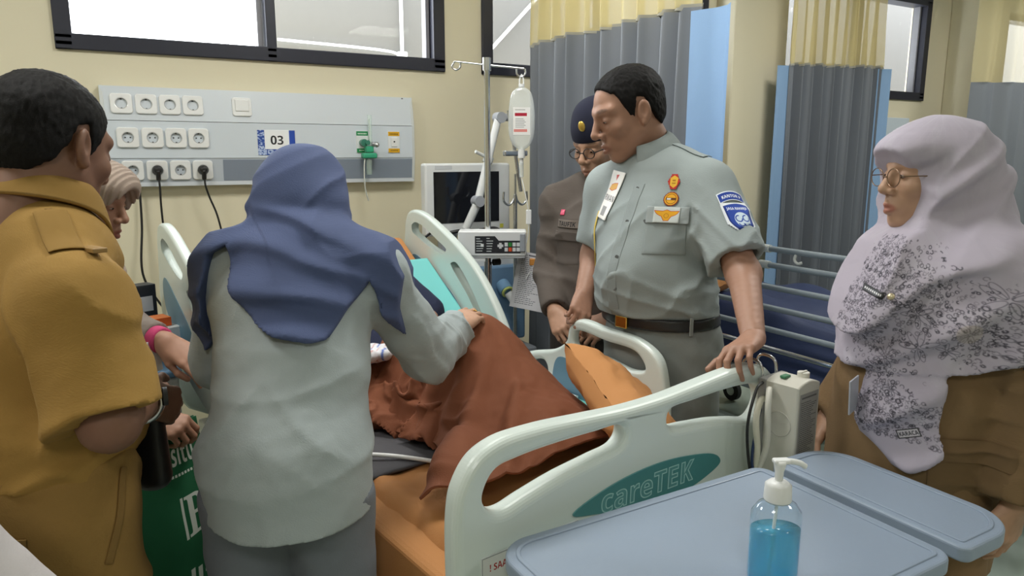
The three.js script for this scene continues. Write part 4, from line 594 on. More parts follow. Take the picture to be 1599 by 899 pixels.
function headGeo(fem, cell = 0.0031) {
  const k = (fem ? 'f' : 'm') + cell; if (HEADS[k]) return HEADS[k].clone();
  const F = headField(fem), g = netMesh((x, y, z) => F.ev(x, y, z), [-0.1, -0.19, -0.13], [0.1, 0.13, 0.135], cell);
  colourBy(g, (x, y, z) => {
    const ax = Math.abs(x), lip = (1 - sst(0.75, 1.1, Math.hypot(x / 0.025, (y + 0.0685) / 0.0125))) * sst(0.078, 0.084, z), br = (1 - sst(0.6, 1.1, Math.hypot((ax - 0.033) / 0.022, (y - 0.034 - 0.06 * (0.033 - Math.abs(ax - 0.033))) / 0.0055))) * sst(0.055, 0.065, z) * (0.75 + 0.4 * noise(x * 500, y * 300, 3));
    const m = 1 + 0.07 * noise(x * 60, y * 60, z * 60), t = clamp(br, 0, 1) * (fem ? 0.65 : 0.8);
    return [mix(m, 0.82, lip) * (1 - t), mix(m, fem ? 0.55 : 0.68, lip) * (1 - t), mix(m, fem ? 0.6 : 0.7, lip) * (1 - t)];
  });
  HEADS[k] = g; return g.clone();
}
const eyeTex = canvasTex(128, 64, (g, w, h) => { g.fillStyle = '#d9cfc8'; g.fillRect(0, 0, w, h); g.fillStyle = '#2b1710'; g.beginPath(); g.arc(64, 30, 26, 0, 7); g.fill(); g.fillStyle = '#080606'; g.beginPath(); g.arc(64, 30, 12, 0, 7); g.fill(); g.fillStyle = '#1a110d'; g.fillRect(0, 50, w, 14); g.fillStyle = '#6b4437'; g.fillRect(0, 0, w, 6); });
function eyeGeo(s, open = 1) { const pos = [], uv = [], idx = [], n = 12, m = 6; for (let j = 0; j <= m; j++) for (let i = 0; i <= n; i++) { const u = i / n * 2 - 1, v = j / m * 2 - 1, a = u * 0.86, hh = 0.36 * open * (1 - u * u * 0.96), b = v * hh - 0.12; pos.push(s * 0.031 + 0.0166 * Math.sin(a), 0.007 + 0.0121 * Math.sin(b) - 0.0008, 0.0735 + 0.0151 * Math.cos(a) * Math.cos(b)); uv.push(i / n, j / m); } for (let j = 0; j < m; j++) for (let i = 0; i < n; i++) { const a = j * (n + 1) + i; idx.push(a, a + 1, a + n + 2, a, a + n + 2, a + n + 1); } const g = new THREE.BufferGeometry(); g.setAttribute('position', new THREE.Float32BufferAttribute(pos, 3)); g.setAttribute('uv', new THREE.Float32BufferAttribute(uv, 2)); g.setIndex(idx); g.computeVertexNormals(); return g; }
function hairGeo(front = 0, thin = 0) {
  const K = [[-0.12, -0.075], [-0.075, -0.07], [-0.055, -0.045], [-0.038, -0.01], [-0.026, 0.032], [-0.005, 0.04], [0.006, 0.012], [0.014, -0.02], [0.024, -0.018], [0.03, 0.02], [0.045, 0.055 + front], [0.065, 0.078 + front], [0.12, 0.09 + front]];
  const hl = (z) => { let i = 0; while (i < K.length - 2 && z > K[i + 1][0]) i++; const t = clamp((z - K[i][0]) / (K[i + 1][0] - K[i][0]), 0, 1); return mix(K[i][1], K[i + 1][1], t * t * (3 - 2 * t)); };
  const F = new Field().add(pEll([0, 0.037, -0.017], [0.082, 0.089 - thin, 0.105]), 0.01).add(pEll([0, -0.02, -0.04], [0.07, 0.06, 0.066]), 0.03);
  F.keep((x, y, z) => (hl(z) - y + 0.004 * noise(x * 90, y * 90, z * 90)) * 0.6, 0.006);
  F.bump((x, y, z) => 0.0024 * noise(x * 190, y * 70, z * 190) + 0.0012 * noise(x * 40, y * 40, z * 40));
  return uvBy(netMesh((x, y, z) => F.ev(x, y, z), [-0.1, -0.1, -0.14], [0.1, 0.14, 0.11], 0.003), (x, y, z) => [Math.atan2(x, z) * 0.5, y * 3]);
}
const strandTex = noiseTex(256, (u, v) => 0.5 + 0.45 * tn(u * 6 % 1, v, 60, 4));
const hairMat = (c) => mat([0.008, 0.0075, 0.0075], 0.6, { bumpMap: rep(strandTex, 4), bumpScale: 0.002, specularIntensity: 0.35 });
// frame matrix from origin, forward and up hints, scale
function frameM(o, fwd, up, s = 1) { const z = nrm(fwd), x = nrm(crs(up, z)), y = crs(z, x); return new THREE.Matrix4().set(x[0] * s, y[0] * s, z[0] * s, o[0], x[1] * s, y[1] * s, z[1] * s, o[1], x[2] * s, y[2] * s, z[2] * s, o[2], 0, 0, 0, 1); }
// ---- hand: wrist at origin, y to the fingertips, z out of the back of the hand, x to the thumb
function handGeo(curl, spread = 0.06, thumb = {}) {
  const F = new Field(), kn = [[0.029, 0.086, 0.002], [0.009, 0.091, 0.004], [-0.011, 0.087, 0.003], [-0.029, 0.078, 0]], ln = [[0.041, 0.025, 0.021], [0.046, 0.029, 0.022], [0.042, 0.027, 0.021], [0.033, 0.021, 0.019]], r0 = [0.0096, 0.0098, 0.0093, 0.0084];
  F.add(pCap([0, -0.012, 0], [0, 0.004, 0], 0.026, 0.026), 0.01);
  kn.forEach((k, i) => F.add(pCap([k[0] * 0.55, 0.008, -0.002], [k[0], k[1], k[2] - 0.003], 0.0165, 0.0125), 0.014));
  F.add(pEll([0.0, 0.045, -0.006], [0.034, 0.045, 0.013]), 0.012);
  kn.forEach((k, i) => { const c = Array.isArray(curl[0]) ? curl[i] : curl; let p = k, a = 0; const sp = (1.5 - i) * spread; for (let j = 0; j < 3; j++) { a += c[j]; const q = [p[0] + Math.sin(sp) * ln[i][j] * Math.cos(a), p[1] + Math.cos(a) * ln[i][j] * Math.cos(sp), p[2] - Math.sin(a) * ln[i][j]]; F.add(pCap(p, q, r0[i] - j * 0.0011, r0[i] - (j + 1) * 0.0011), j ? 0.002 : 0.005); p = q; } });
  const t = { out: 0.75, drop: 0.5, bend: 0.35, ...thumb }; let p = [0.02, 0.018, -0.008], q = [p[0] + 0.042 * Math.sin(t.out), p[1] + 0.042 * Math.cos(t.out), p[2] - 0.042 * Math.sin(t.drop) * 0.6];
  F.add(pCap(p, q, 0.0155, 0.0115), 0.012); let o = t.out; for (const l of [0.034, 0.028]) { o -= t.bend; p = q; q = [p[0] + l * Math.sin(o), p[1] + l * Math.cos(o), p[2] - l * Math.sin(t.drop) * 0.7]; F.add(pCap(p, q, 0.0108, 0.0088), 0.003); }
  const [lo, hi] = F.box(0.004), g = netMesh((x, y, z) => F.ev(x, y, z), lo, hi, 0.0033);
  return colourBy(g, (x, y, z) => { const m = 1 + 0.08 * noise(x * 90, y * 90, z * 90); return [m, m * 0.98, m * 0.97]; });
}
function placeHand(g, wrist, dir, palm, right, s = 1) {   // palm: where the palm faces
  const y = nrm(dir), z0 = nrm([-palm[0], -palm[1], -palm[2]]), x0 = nrm(crs(y, z0)), z = crs(x0, y), x = right ? [-x0[0], -x0[1], -x0[2]] : x0;
  const m = new THREE.Matrix4().set(x[0] * s, y[0] * s, z[0] * s, wrist[0], x[1] * s, y[1] * s, z[1] * s, wrist[1], x[2] * s, y[2] * s, z[2] * s, wrist[2], 0, 0, 0, 1);
  g.applyMatrix4(m); if (right) { const a = g.index.array; for (let i = 0; i < a.length; i += 3) { const t = a[i]; a[i] = a[i + 1]; a[i + 1] = t; } } g.computeVertexNormals(); return g;
}
// ---- figure: joints in world space; returns fields and a part() that stores geometry relative to the figure's base
class Figure {
  constructor(label, base, yawDeg) { this.base = base; const y = yawDeg * PI / 180; this.c = Math.cos(y); this.s = Math.sin(y); this.g = group('person', label, 'person', [base[0], 0, base[1]]); this.J = {}; }
  o(x, y, z) { return [this.base[0] + x * this.c + z * this.s, y, this.base[1] - x * this.s + z * this.c]; }
  d(x, y, z) { return [x * this.c + z * this.s, y, -x * this.s + z * this.c]; }
  inv(x, y, z) { const a = x - this.base[0], b = z - this.base[1]; return [a * this.c - b * this.s, y, a * this.s + b * this.c]; }
  add(name, geo, m, label, parent) { geo = Array.isArray(geo) ? merge(geo) : geo; geo.translate(-this.base[0], 0, -this.base[1]); return part(name, geo, m, parent || this.g, label); }
  torso(F, g, B = {}) { const J = this.J, s = nrm(sub3(J.shL, J.shR)), hs = J.hipSide || s, b = { hip: [0.165, 0.125], waist: [0.15, 0.115], chest: [0.165, 0.12], top: [0.14, 0.09], sh: 0.058, ...B }, w = (q) => [q[0] + g, q[1] + g];
    F.add(pEcap(J.hip, J.waist, hs, w(b.hip), w(b.waist)), 0.03).add(pEcap(J.waist, J.chest, s, w(b.waist), w(b.chest)), 0.05).add(pEcap(J.chest, lerp3(J.neck, lerp3(J.shL, J.shR, 0.5), 0.6), s, w(b.chest), w(b.top)), 0.05);
    for (const k of ['shL', 'shR']) F.add(pCap(J[k], lerp3(J[k], J.neck, 0.75), b.sh + g, b.sh * 0.85 + g), 0.045); if (J.belly) F.add(pEll(J.belly[0], J.belly[1].map((r) => r + g)), 0.06); return F; }
  arm(F, k, g, r = [0.05, 0.042, 0.038, 0.028], part = 1) { const J = this.J; F.add(pCap(J['sh' + k], J['el' + k], r[0] + g, r[1] + g), 0.04); if (part > 1) F.add(pCap(J['el' + k], J['wr' + k], r[2] + g, r[3] + g), 0.025); return F; }
  sleeve(F, k, r, t, long) { const J = this.J; if (long) { F.add(pCap(J['sh' + k], J['el' + k], r[0], r[1]), 0.04).add(pSleeve(J['el' + k], J['wr' + k], r[1], r[2], t), 0.025); } else F.add(pSleeve(J['sh' + k], J['el' + k], r[0], r[1], t), 0.045); return F; }
  legs(F, g, r = [0.092, 0.066, 0.058, 0.045]) { const J = this.J; for (const k of ['L', 'R']) { F.add(pCap(J['hp' + k], J['kn' + k], r[0] + g, r[1] + g), 0.05).add(pCap(J['kn' + k], J['an' + k], r[2] + g, r[3] + g), 0.03); } F.add(pEcap(add3(J.hip, [0, -0.06, 0]), J.hip, J.hipSide || nrm(sub3(J.shL, J.shR)), [0.16 + g, 0.12 + g], [0.165 + g, 0.125 + g]), 0.04); return F; }
  stand(hip, sp = 0.09) { const J = this.J, lift = hip[1]; J.hip = this.o(...hip); J.hipSide = this.d(1, 0, 0); for (const [k, s] of [['L', 1], ['R', -1]]) { J['hp' + k] = this.o(hip[0] + s * sp, lift - 0.05, hip[2]); J['kn' + k] = this.o(s * (sp + 0.01), 0.48, 0.02); J['an' + k] = this.o(s * (sp + 0.015), 0.09, -0.02); } }
  shoes(m) { for (const k of ['L', 'R']) { const a = this.J['an' + k], f = this.d(0, 0, 1); this.add('shoe', meshOf(new Field().add(pCap([a[0], 0.045, a[2]], add3([a[0], 0.04, a[2]], f, 0.15), 0.042, 0.036), 0.01).add(pCap([a[0], 0.045, a[2]], add3([a[0], 0.05, a[2]], f, -0.04), 0.04, 0.036), 0.02).add(pCap([a[0], 0.09, a[2]], [a[0], 0.05, a[2]], 0.042, 0.04), 0.02).keep((x, y) => 0.003 - y), 0.008), m); } }
  body(skin, headM, fem, hands, armR = [0.044, 0.036, 0.034, 0.025], cell) {
    const J = this.J, F = new Field(); this.torso(F, -0.018); this.arm(F, 'L', 0, armR, 2); this.arm(F, 'R', 0, armR, 2); if (J.hpL) this.legs(F, -0.018); F.add(pCap(J.neck, add3(J.neck, sub3(J.headO, J.neck), 0.5), 0.055, 0.05), 0.03);
    const hg = headGeo(fem, cell).applyMatrix4(headM), list = [meshOf(F, 0.012), hg, ...hands], M2 = mat(skin, 0.52, { vertexColors: true, sheen: 0.1, sheenColor: col([0.5, 0.3, 0.25]) });
    this.add('body', list.map((g) => { g.computeVertexNormals(); return g; }), M2); }
  eyes(headM, open = 0.8) { for (const s of [1, -1]) this.add('eye', eyeGeo(s, open).applyMatrix4(headM), mat([0.8, 0.8, 0.8], 0.25, { map: eyeTex })); }
}
const ringCyl = (g, m) => g.applyMatrix4(m);
// collar: open cone band round the neck
function collarGeo(c, axis, fwd, r0, r1, h, open, flap, thick = 0.006) {
  const y = nrm(axis), z = nrm(sub3(fwd, y.map((v) => v * dot3(fwd, y)))), x = crs(y, z), net = [];
  for (let j = 0; j <= 4; j++) { const t = j / 4, row = []; for (let i = 0; i <= 28; i++) { const a = mix(open, 2 * PI - open, i / 28), e = Math.pow(Math.abs(i / 14 - 1), 6), hh = mix(h, -0.004 - flap * e, t), rr = mix(r0, r1, Math.pow(t, 0.6)) + 0.016 * e * t; row.push([0, 1, 2].map((k) => c[k] + x[k] * Math.sin(a) * rr + z[k] * Math.cos(a) * rr + y[k] * hh)); } net.push(row); }
  return sheet(net, 10, 60, thick);
}
// drapery: ridged folds
const ridge = (v) => 1 - Math.abs(v) * 2.2;

// =====================================================================  PEOPLE
const cylUV = (c) => (x, y, z) => [Math.atan2(x - c[0], z - c[1]) * 0.2, y];
const capRing = (a, b, r, rb = r) => pCap(a, b, r, rb);
const beyond = (a, b, t, reach = 0.14) => { const e = lerp3(a, b, t), dir = nrm(sub3(b, a)); return (x, y, z) => { const p = sub3([x, y, z], e), d = dot3(p, dir), q = len3(sub3(p, dir.map((v) => v * d))); return q < reach ? d : -1; }; };
const shoeBlack = mat([0.02, 0.019, 0.018], 0.3);

// ---------------------------------------------------------------- woman in the blue headscarf, seen from behind
{
  const P = new Figure('woman in slate blue headscarf and pale grey blouse bending over the bed', [0.289, 2.091], 147), J = P.J;
  P.stand([0, 0.9, 0.0], 0.085); J.waist = P.o(-0.002, 1.04, 0.06); J.chest = P.o(0.02, 1.17, 0.135); J.neck = P.o(0.031, 1.29, 0.225); J.shL = P.o(0.155, 1.262, 0.17); J.shR = P.o(-0.14, 1.238, 0.205);
  J.elR = [0.685, 1.01, 1.885]; J.wrR = [0.85, 1.012, 1.715]; J.elL = P.o(0.235, 1.03, 0.24); J.wrL = P.o(0.27, 0.9, 0.42); J.headO = P.o(0.043, 1.39, 0.30);
  const hf = P.d(0.05, -0.5, 0.85), HM = frameM(J.headO, hf, [0, 1, 0], 0.97);
  const hr = placeHand(handGeo([[0.25, 0.55, 0.3], [0.3, 0.6, 0.35], [0.35, 0.65, 0.4], [0.4, 0.7, 0.4]], 0.05, { out: 0.6, drop: 0.2, bend: 0.2 }), [0.848, 1.022, 1.716], [0.78, 0.22, -0.55], [0.1, -0.95, -0.25], true, 0.97);
  const hl = placeHand(handGeo([0.2, 0.3, 0.2]), J.wrL, P.d(0.1, -0.4, 0.9), [0, -1, 0], false, 0.95);
  P.body([0.5, 0.3, 0.205], HM, true, [hr, hl], undefined, 0.006);
  const S = new Field(); P.torso(S, 0.02, { hip: [0.13, 0.13], waist: [0.117, 0.106], chest: [0.132, 0.11], top: [0.125, 0.088], sh: 0.052 }); S.add(pEcap(P.o(-0.018, 0.72, -0.02), P.o(-0.012, 0.92, -0.005), P.d(1, 0, 0), [0.17, 0.165], [0.146, 0.146]), 0.06);
  P.sleeve(S, 'R', [0.068, 0.058, 0.042], 0.98, true); P.sleeve(S, 'L', [0.066, 0.058, 0.046], 0.95, true); S.add(pEll(lerp3(J.elR, J.wrR, 0.12), [0.058, 0.055, 0.058]), 0.04);
  const shirtOnly = (x, y, z) => S.ev(x, y, z);
  const S0 = new Field(); S0.p = S.p.slice();
  S.keep((x, y, z) => 0.805 - y + 0.004 * noise(x * 12, 1, z * 12), 0.004);
  S.bump((x, y, z) => { const [a, , c] = P.inv(x, y, z), w = sst(1.2, 1.08, y) * sst(0.84, 0.92, y), arm = sst(0.19, 0.25, -a), m = Math.abs(a);
    return 0.004 * noise(a * 4, y * 5, c * 4) - w * 0.008 * crease(noise(a * 2.4 + 3, y * 9 + a * 2.5, c * 2), 2.0) + w * 0.004 * noise(a * 3, y * 20 + a * 6, 4) - sst(1.3, 1.1, y) * sst(0.84, 1.0, y) * 0.007 * crease(noise(m * 5 + 2, (y + m * 1.1) * 9, 7), 2.2) - sst(1.0, 0.86, y) * 0.003 * crease(noise(a * 6, y * 2.0, 5), 2.0) - arm * 0.009 * crease(noise(a * 8, y * 16 + c * 16, c * 5), 2.0) + 0.0012 * noise(a * 40, y * 60, c * 40); });
  P.add('blouse', uvBy(meshOf(S, 0.0062), cylUV([P.base[0], P.base[1]])), cloth([0.37, 0.42, 0.43], { sheen: 0.15 }));
  const cuff = onto(S0, add3(J.wrR, [0, 0.1, 0]), [0, -1, 0]);
  P.add('bracelet', T(new THREE.TorusGeometry(0.031, 0.0018, 8, 40), ...lerp3(J.elR, J.wrR, 1.04), 0, -0.95, 0.15), mat([0.7, 0.45, 0.12], 0.25, { metalness: 1 })); P.add('ring', T(new THREE.TorusGeometry(0.0105, 0.0015, 8, 24), ...add3(J.wrR, [0.09, 0.028, -0.062]), 0, -0.95, 0.2), mat([0.7, 0.45, 0.12], 0.25, { metalness: 1 }));
  const T1 = new Field(); P.legs(T1, -0.035, [0.125, 0.111, 0.101, 0.099]); T1.add(pEll(P.o(0.075, 0.84, -0.035), [0.082, 0.1, 0.088]), 0.03).add(pEll(P.o(-0.075, 0.84, -0.035), [0.082, 0.1, 0.088]), 0.03);
  T1.keep((x, y) => Math.max(0.07 - y, y - 0.845), 0.003); T1.bump((x, y, z) => 0.006 * noise(x * 8, y * 16, z * 8) + 0.004 * noise(x * 20, y * 9, z * 20)); P.add('trousers', uvBy(meshOf(T1, 0.011), cylUV(P.base)), cloth([0.175, 0.195, 0.225])); P.shoes(shoeBlack);
  // headscarf
  const cape = polySD([[0.09, 1.40], [0.12, 1.345], [0.126, 1.32], [0.115, 1.277], [0.083, 1.226], [0.037, 1.187], [-0.014, 1.162], [-0.075, 1.147], [-0.1, 1.15], [-0.12, 1.192], [-0.151, 1.237], [-0.168, 1.291], [-0.155, 1.33], [-0.09, 1.40], [0, 1.42]]);
  const tl = polySD([[0.1, 1.36], [0.184, 1.34], [0.228, 1.256], [0.238, 1.127], [0.215, 1.08], [0.179, 1.125], [0.185, 1.206], [0.163, 1.3], [0.11, 1.33]]), tr = polySD([[-0.12, 1.35], [-0.185, 1.315], [-0.216, 1.243], [-0.202, 1.172], [-0.204, 1.095], [-0.177, 1.14], [-0.164, 1.223], [-0.142, 1.29]]);
  const hx = nrm(crs([0, 1, 0], nrm(hf))), hy = crs(nrm(hf), hx), H = new Field();
  H.add(pEll(add3(J.headO, hy, 0.012), [0.103, 0.122, 0.125], [hx, hy, nrm(hf)]), 0.02).add(pEll(P.o(0.026, 1.375, 0.235), [0.1, 0.085, 0.085]), 0.04).add(pEll(P.o(0.012, 1.315, 0.19), [0.122, 0.05, 0.1]), 0.035).add(pEll(P.o(-0.04, 1.29, 0.17), [0.13, 0.05, 0.09]), 0.04);
  const swag = (a, b, c) => { const t = b + 1.5 * (a + 0.03) * (a + 0.03) - 0.3 * a + 0.035 * noise(a * 6, b * 6, 3), k = 0.5 + 0.5 * Math.sin(t * 92 + 0.6), m = clamp(0.55 + 1.1 * noise(a * 6, b * 5, 1.5), 0.1, 1); return 0.014 * Math.pow(k, 1.8) * m + 0.009 * crease(noise(a * 5 + b * 2, b * 4 - a * 5, 8), 2.4) + 0.002 * noise(a * 20, b * 20, c * 20); };
  H.bump((x, y, z) => { const [a, b, c] = P.inv(x, y, z); return -sst(1.42, 1.36, b) * swag(a, b, c) * 0.9 - sst(1.36, 1.42, b) * 0.007 * crease(noise(a * 4 + 1, b * 8 + a * 5, c * 4), 2.2); });
  H.add({ f: (x, y, z) => { const [a, b, c] = P.inv(x, y, z), r = Math.min(cape(a, b), tl(a, b), tr(a, b)); return r > 0.04 ? r : smax(S0.ev(x, y, z) - 0.012 - swag(a, b, c), r, 0.004); }, c: P.o(0.0, 1.25, 0.15), r: 0.34 }, 0.02);
  H.cut(pEll(add3(J.headO, hf, 0.12), [0.07, 0.095, 0.09], [hx, hy, nrm(hf)]), 0.01);
  P.add('headscarf', uvBy(meshOf(H, 0.005), cylUV(P.base)), cloth([0.063, 0.088, 0.19], { roughness: 0.85, sheen: 0.3 }));
}
// ---------------------------------------------------------------- man in the grey uniform
{
  const P = new Figure('man in pale grey short sleeved uniform with badges, one hand on the footboard', [1.558, 1.772], -75), J = P.J;
  P.stand([0, 0.94, 0], 0.095); J.waist = P.o(-0.02, 1.06, 0.01); J.chest = P.o(-0.05, 1.26, 0.0); J.neck = P.o(-0.075, 1.46, -0.03); J.shL = P.o(0.115, 1.395, -0.035); J.shR = P.o(-0.245, 1.385, -0.025); J.belly = [P.o(-0.03, 1.13, 0.06), [0.145, 0.14, 0.12]];
  J.elL = [1.575, 1.165, 2.08]; J.wrL = [1.405, 1.05, 2.275]; J.elR = P.o(-0.3, 1.15, -0.02); J.wrR = [1.405, 1.035, 1.55]; J.headO = add3(P.o(-0.118, 1.628, 0.035), [-0.014, 0, -0.008]);
  const hf = nrm(P.d(-0.48, -0.42, 0.87)), HM = frameM(J.headO, hf, P.d(0.03, 1, 0), 1.13);
  const hl = placeHand(handGeo([[0.35, 0.75, 0.4], [0.4, 0.8, 0.4], [0.45, 0.85, 0.45], [0.5, 0.8, 0.4]], 0.1, { out: 0.9, drop: 0.5, bend: 0.2 }), [1.395, 1.048, 2.285], [-0.88, -0.12, 0.3], [0.1, -0.95, 0.25], false, 1.0);
  const hr = placeHand(handGeo([[0.7, 1.1, 0.6], [0.75, 1.15, 0.65], [0.8, 1.2, 0.7], [0.85, 1.2, 0.7]], 0.04, { out: 0.5, drop: 0.9, bend: 0.1 }), [1.41, 1.04, 1.55], [-0.55, -0.62, 0.5], [-0.25, -0.72, -0.62], true, 1.0);
  P.body([0.36, 0.195, 0.13], HM, false, [hl, hr], [0.056, 0.047, 0.046, 0.031]); P.eyes(HM, 0.45);
  P.add('hair', hairGeo(0.012, 0.002).applyMatrix4(HM), hairMat([0.014, 0.013, 0.013]));
  const S = new Field(); P.torso(S, 0.016, { hip: [0.168, 0.135], waist: [0.165, 0.135], chest: [0.178, 0.128], top: [0.155, 0.1], sh: 0.06 }); P.sleeve(S, 'L', [0.082, 0.08], 0.84); P.sleeve(S, 'R', [0.074, 0.074], 0.8);
  const S0 = new Field(); S0.p = S.p.slice();
  S.keep((x, y) => 1.01 - y, 0.006); S.cut(pCap(J.neck, add3(J.neck, P.d(-0.05, 0.12, 0.03)), 0.058), 0.01);
  S.bump((x, y, z) => { const [a, b, c] = P.inv(x, y, z), low = sst(1.2, 1.03, b), arm = sst(0.1, 0.16, a) * sst(1.44, 1.34, b); return 0.003 * noise(a * 5, b * 5, c * 5) - low * 0.008 * crease(noise(a * 4, b * 13 + a * 4, c * 4), 2.4) - 0.006 * crease(noise(a * 4 + b * 3, b * 6 - a * 6, c * 5), 3) * sst(1.42, 1.3, b) - arm * 0.008 * crease(noise(a * 8, b * 12 + a * 9, c * 8), 2.4); });
  P.add('shirt', uvBy(meshOf(S, 0.006), cylUV(P.base)), cloth([0.30, 0.345, 0.345], { sheen: 0.15 }));
  const shirtM = cloth([0.30, 0.345, 0.345], { sheen: 0.15 });
  P.add('collar', collarGeo(add3(J.neck, P.d(-0.012, 0.045, 0.012)), P.d(-0.1, 0.9, 0.36), P.d(-0.12, 0, 1), 0.07, 0.1, 0.045, 0.3, 0.06), shirtM);
  const T1 = new Field(); P.legs(T1, 0.01, [0.1, 0.082, 0.075, 0.07]); T1.add(pEcap(P.o(0, 0.88, 0), P.o(-0.008, 0.985, 0.005), P.d(1, 0, 0), [0.182, 0.15], [0.176, 0.147]), 0.03).keep((x, y) => Math.max(0.06 - y, y - 1.0), 0.004); T1.bump((x, y, z) => { const [a, b, c] = P.inv(x, y, z); return 0.008 * noise(a * 8, b * 14 + a * 6, c * 8) + 0.003 * noise(a * 22, b * 18, c * 22); });
  P.add('trousers', uvBy(meshOf(T1, 0.01), cylUV(P.base)), cloth([0.26, 0.285, 0.275])); P.shoes(shoeBlack);
  const BF = new Field().add(pEcap(P.o(-0.004, 0.955, 0.006), P.o(-0.01, 1.03, 0.012), P.d(1, 0, 0), [0.195, 0.17], [0.192, 0.167]), 0.01).keep((x, y) => Math.abs(y - 0.993) - 0.0185, 0.004);
  const belt = P.add('belt', uvBy(meshOf(BF, 0.006), cylUV(P.base)), mat([0.014, 0.014, 0.015], 0.35)); const bk = onto(BF, P.o(-0.03, 0.993, 0.4), P.d(0, 0, -1)); P.add('buckle', T(box(-0.024, 0.024, -0.019, 0.019, -0.003, 0.006, 0.004), ...add3(bk, P.d(0, 0, 1), 0.003), 0, -75 * PI / 180 - 0.12), mat([0.75, 0.5, 0.12], 0.2, { metalness: 1 }), 'gold belt buckle', belt);
  P.add('belt_loop', T(box(-0.006, 0.006, -0.028, 0.028, -0.002, 0.003, 0.002), ...onto(BF, P.o(0.5, 0.993, 0.28), P.d(-0.87, 0, -0.48)), 0, -75 * PI / 180 + 1.06), cloth([0.26, 0.285, 0.275]));
  // front: placket, buttons, pocket, badges
  const inn = P.d(0.05, -0.05, -1);
  const bt = mat([0.12, 0.13, 0.13], 0.3); for (const y of [1.4, 1.3, 1.195, 1.1]) P.add('button', button(S0, P.o(-0.045 + (1.4 - y) * 0.05, y, 0.2), inn, 0.0065), bt);
  P.add('placket', sewn(S, P.o(-0.037, 1.2, 0.1), inn, [0, 1, 0], 0.034, 0.42, 20, 0.0015), shirtM);
  const pkD = P.d(-0.3, -0.08, -1); P.add('pocket', sewn(S, P.o(0.058, 1.262, 0.06), pkD, [0, 1, 0], 0.115, 0.12, 14, 0.002), shirtM); P.add('pocket_flap', sewn(S, P.o(0.06, 1.318, 0.06), pkD, [0, 1, 0], 0.122, 0.05, 14, 0.005), cloth([0.35, 0.39, 0.39])); P.add('button', button(S0, P.o(0.018, 1.302, 0.15), inn, 0.006), bt); P.add('button', button(S0, P.o(0.095, 1.302, 0.15), pkD, 0.006), bt);
  const wing = canvasTex(256, 160, (g) => { g.fillStyle = '#c6ccc9'; g.fillRect(0, 0, 256, 160); g.strokeStyle = '#b5302a'; g.lineWidth = 10; g.fillStyle = '#e2a524'; g.beginPath(); g.moveTo(10, 40); g.lineTo(90, 44); g.lineTo(128, 30); g.lineTo(166, 44); g.lineTo(246, 40); g.quadraticCurveTo(230, 76, 176, 92); g.lineTo(150, 136); g.lineTo(106, 136); g.lineTo(80, 92); g.quadraticCurveTo(26, 76, 10, 40); g.closePath(); g.stroke(); g.fill(); g.strokeStyle = '#9a6412'; g.lineWidth = 4; g.beginPath(); g.arc(128, 88, 22, 0, 7); g.stroke(); });
  P.add('wing_badge', sewn(S, P.o(0.058, 1.318, 0.06), pkD, [0, 1, 0], 0.074, 0.046, 12, 0.008), cloth([0.95, 0.95, 0.95], { map: wing, bumpScale: 0 }), 'golden winged badge on the pocket flap');
  const crest = canvasTex(128, 160, (g) => { g.fillStyle = '#b5302a'; g.fillRect(0, 0, 128, 160); g.fillStyle = '#e2b33a'; g.beginPath(); g.moveTo(64, 14); g.lineTo(108, 40); g.lineTo(100, 118); g.lineTo(64, 148); g.lineTo(26, 118); g.lineTo(24, 44); g.fill(); g.fillStyle = '#a3711c'; g.fillRect(48, 60, 34, 16); g.fillRect(44, 92, 40, 10); });
  const disc = canvasTex(128, 128, (g) => { g.fillStyle = '#8a3a1a'; g.fillRect(0, 0, 128, 128); g.fillStyle = '#e0a326'; g.beginPath(); g.arc(64, 64, 56, 0, 7); g.fill(); g.fillStyle = '#5d3a18'; g.fillRect(20, 54, 88, 22); g.fillStyle = '#ddd'; g.fillRect(28, 58, 34, 14); g.strokeStyle = '#7a4710'; g.lineWidth = 5; g.beginPath(); g.arc(64, 64, 44, 0, 7); g.stroke(); });
  const round = (u, v) => Math.hypot(u - 0.5, v - 0.5) < 0.5;
  P.add('crest_badge', sewn(S, P.o(0.062, 1.418, 0.06), pkD, [0, 1, 0], 0.037, 0.045, 16, 0.003, (u, v) => Math.abs(u - 0.5) * 1.7 + Math.abs(v - 0.5) < 0.85), cloth([0.95, 0.95, 0.95], { map: crest, bumpScale: 0 }), 'golden crest badge'); P.add('round_badge', sewn(S, P.o(0.062, 1.366, 0.06), pkD, [0, 1, 0], 0.042, 0.042, 18, 0.003, round), cloth([0.95, 0.95, 0.95], { map: disc, bumpScale: 0 }), 'round golden badge');
  // sleeve patches
  const pd = nrm(P.d(-0.86, -0.12, -0.42)), upS = nrm(sub3(J.shL, J.elL)), arc = canvasTex(256, 90, (g) => { g.fillStyle = '#dfe6ee'; g.fillRect(0, 0, 256, 90); g.fillStyle = '#26429a'; g.fillRect(7, 9, 242, 72); g.fillStyle = '#eef2f6'; g.font = 'bold 40px sans-serif'; g.textAlign = 'center'; g.fillText('KANTOR P', 128, 60, 226); });
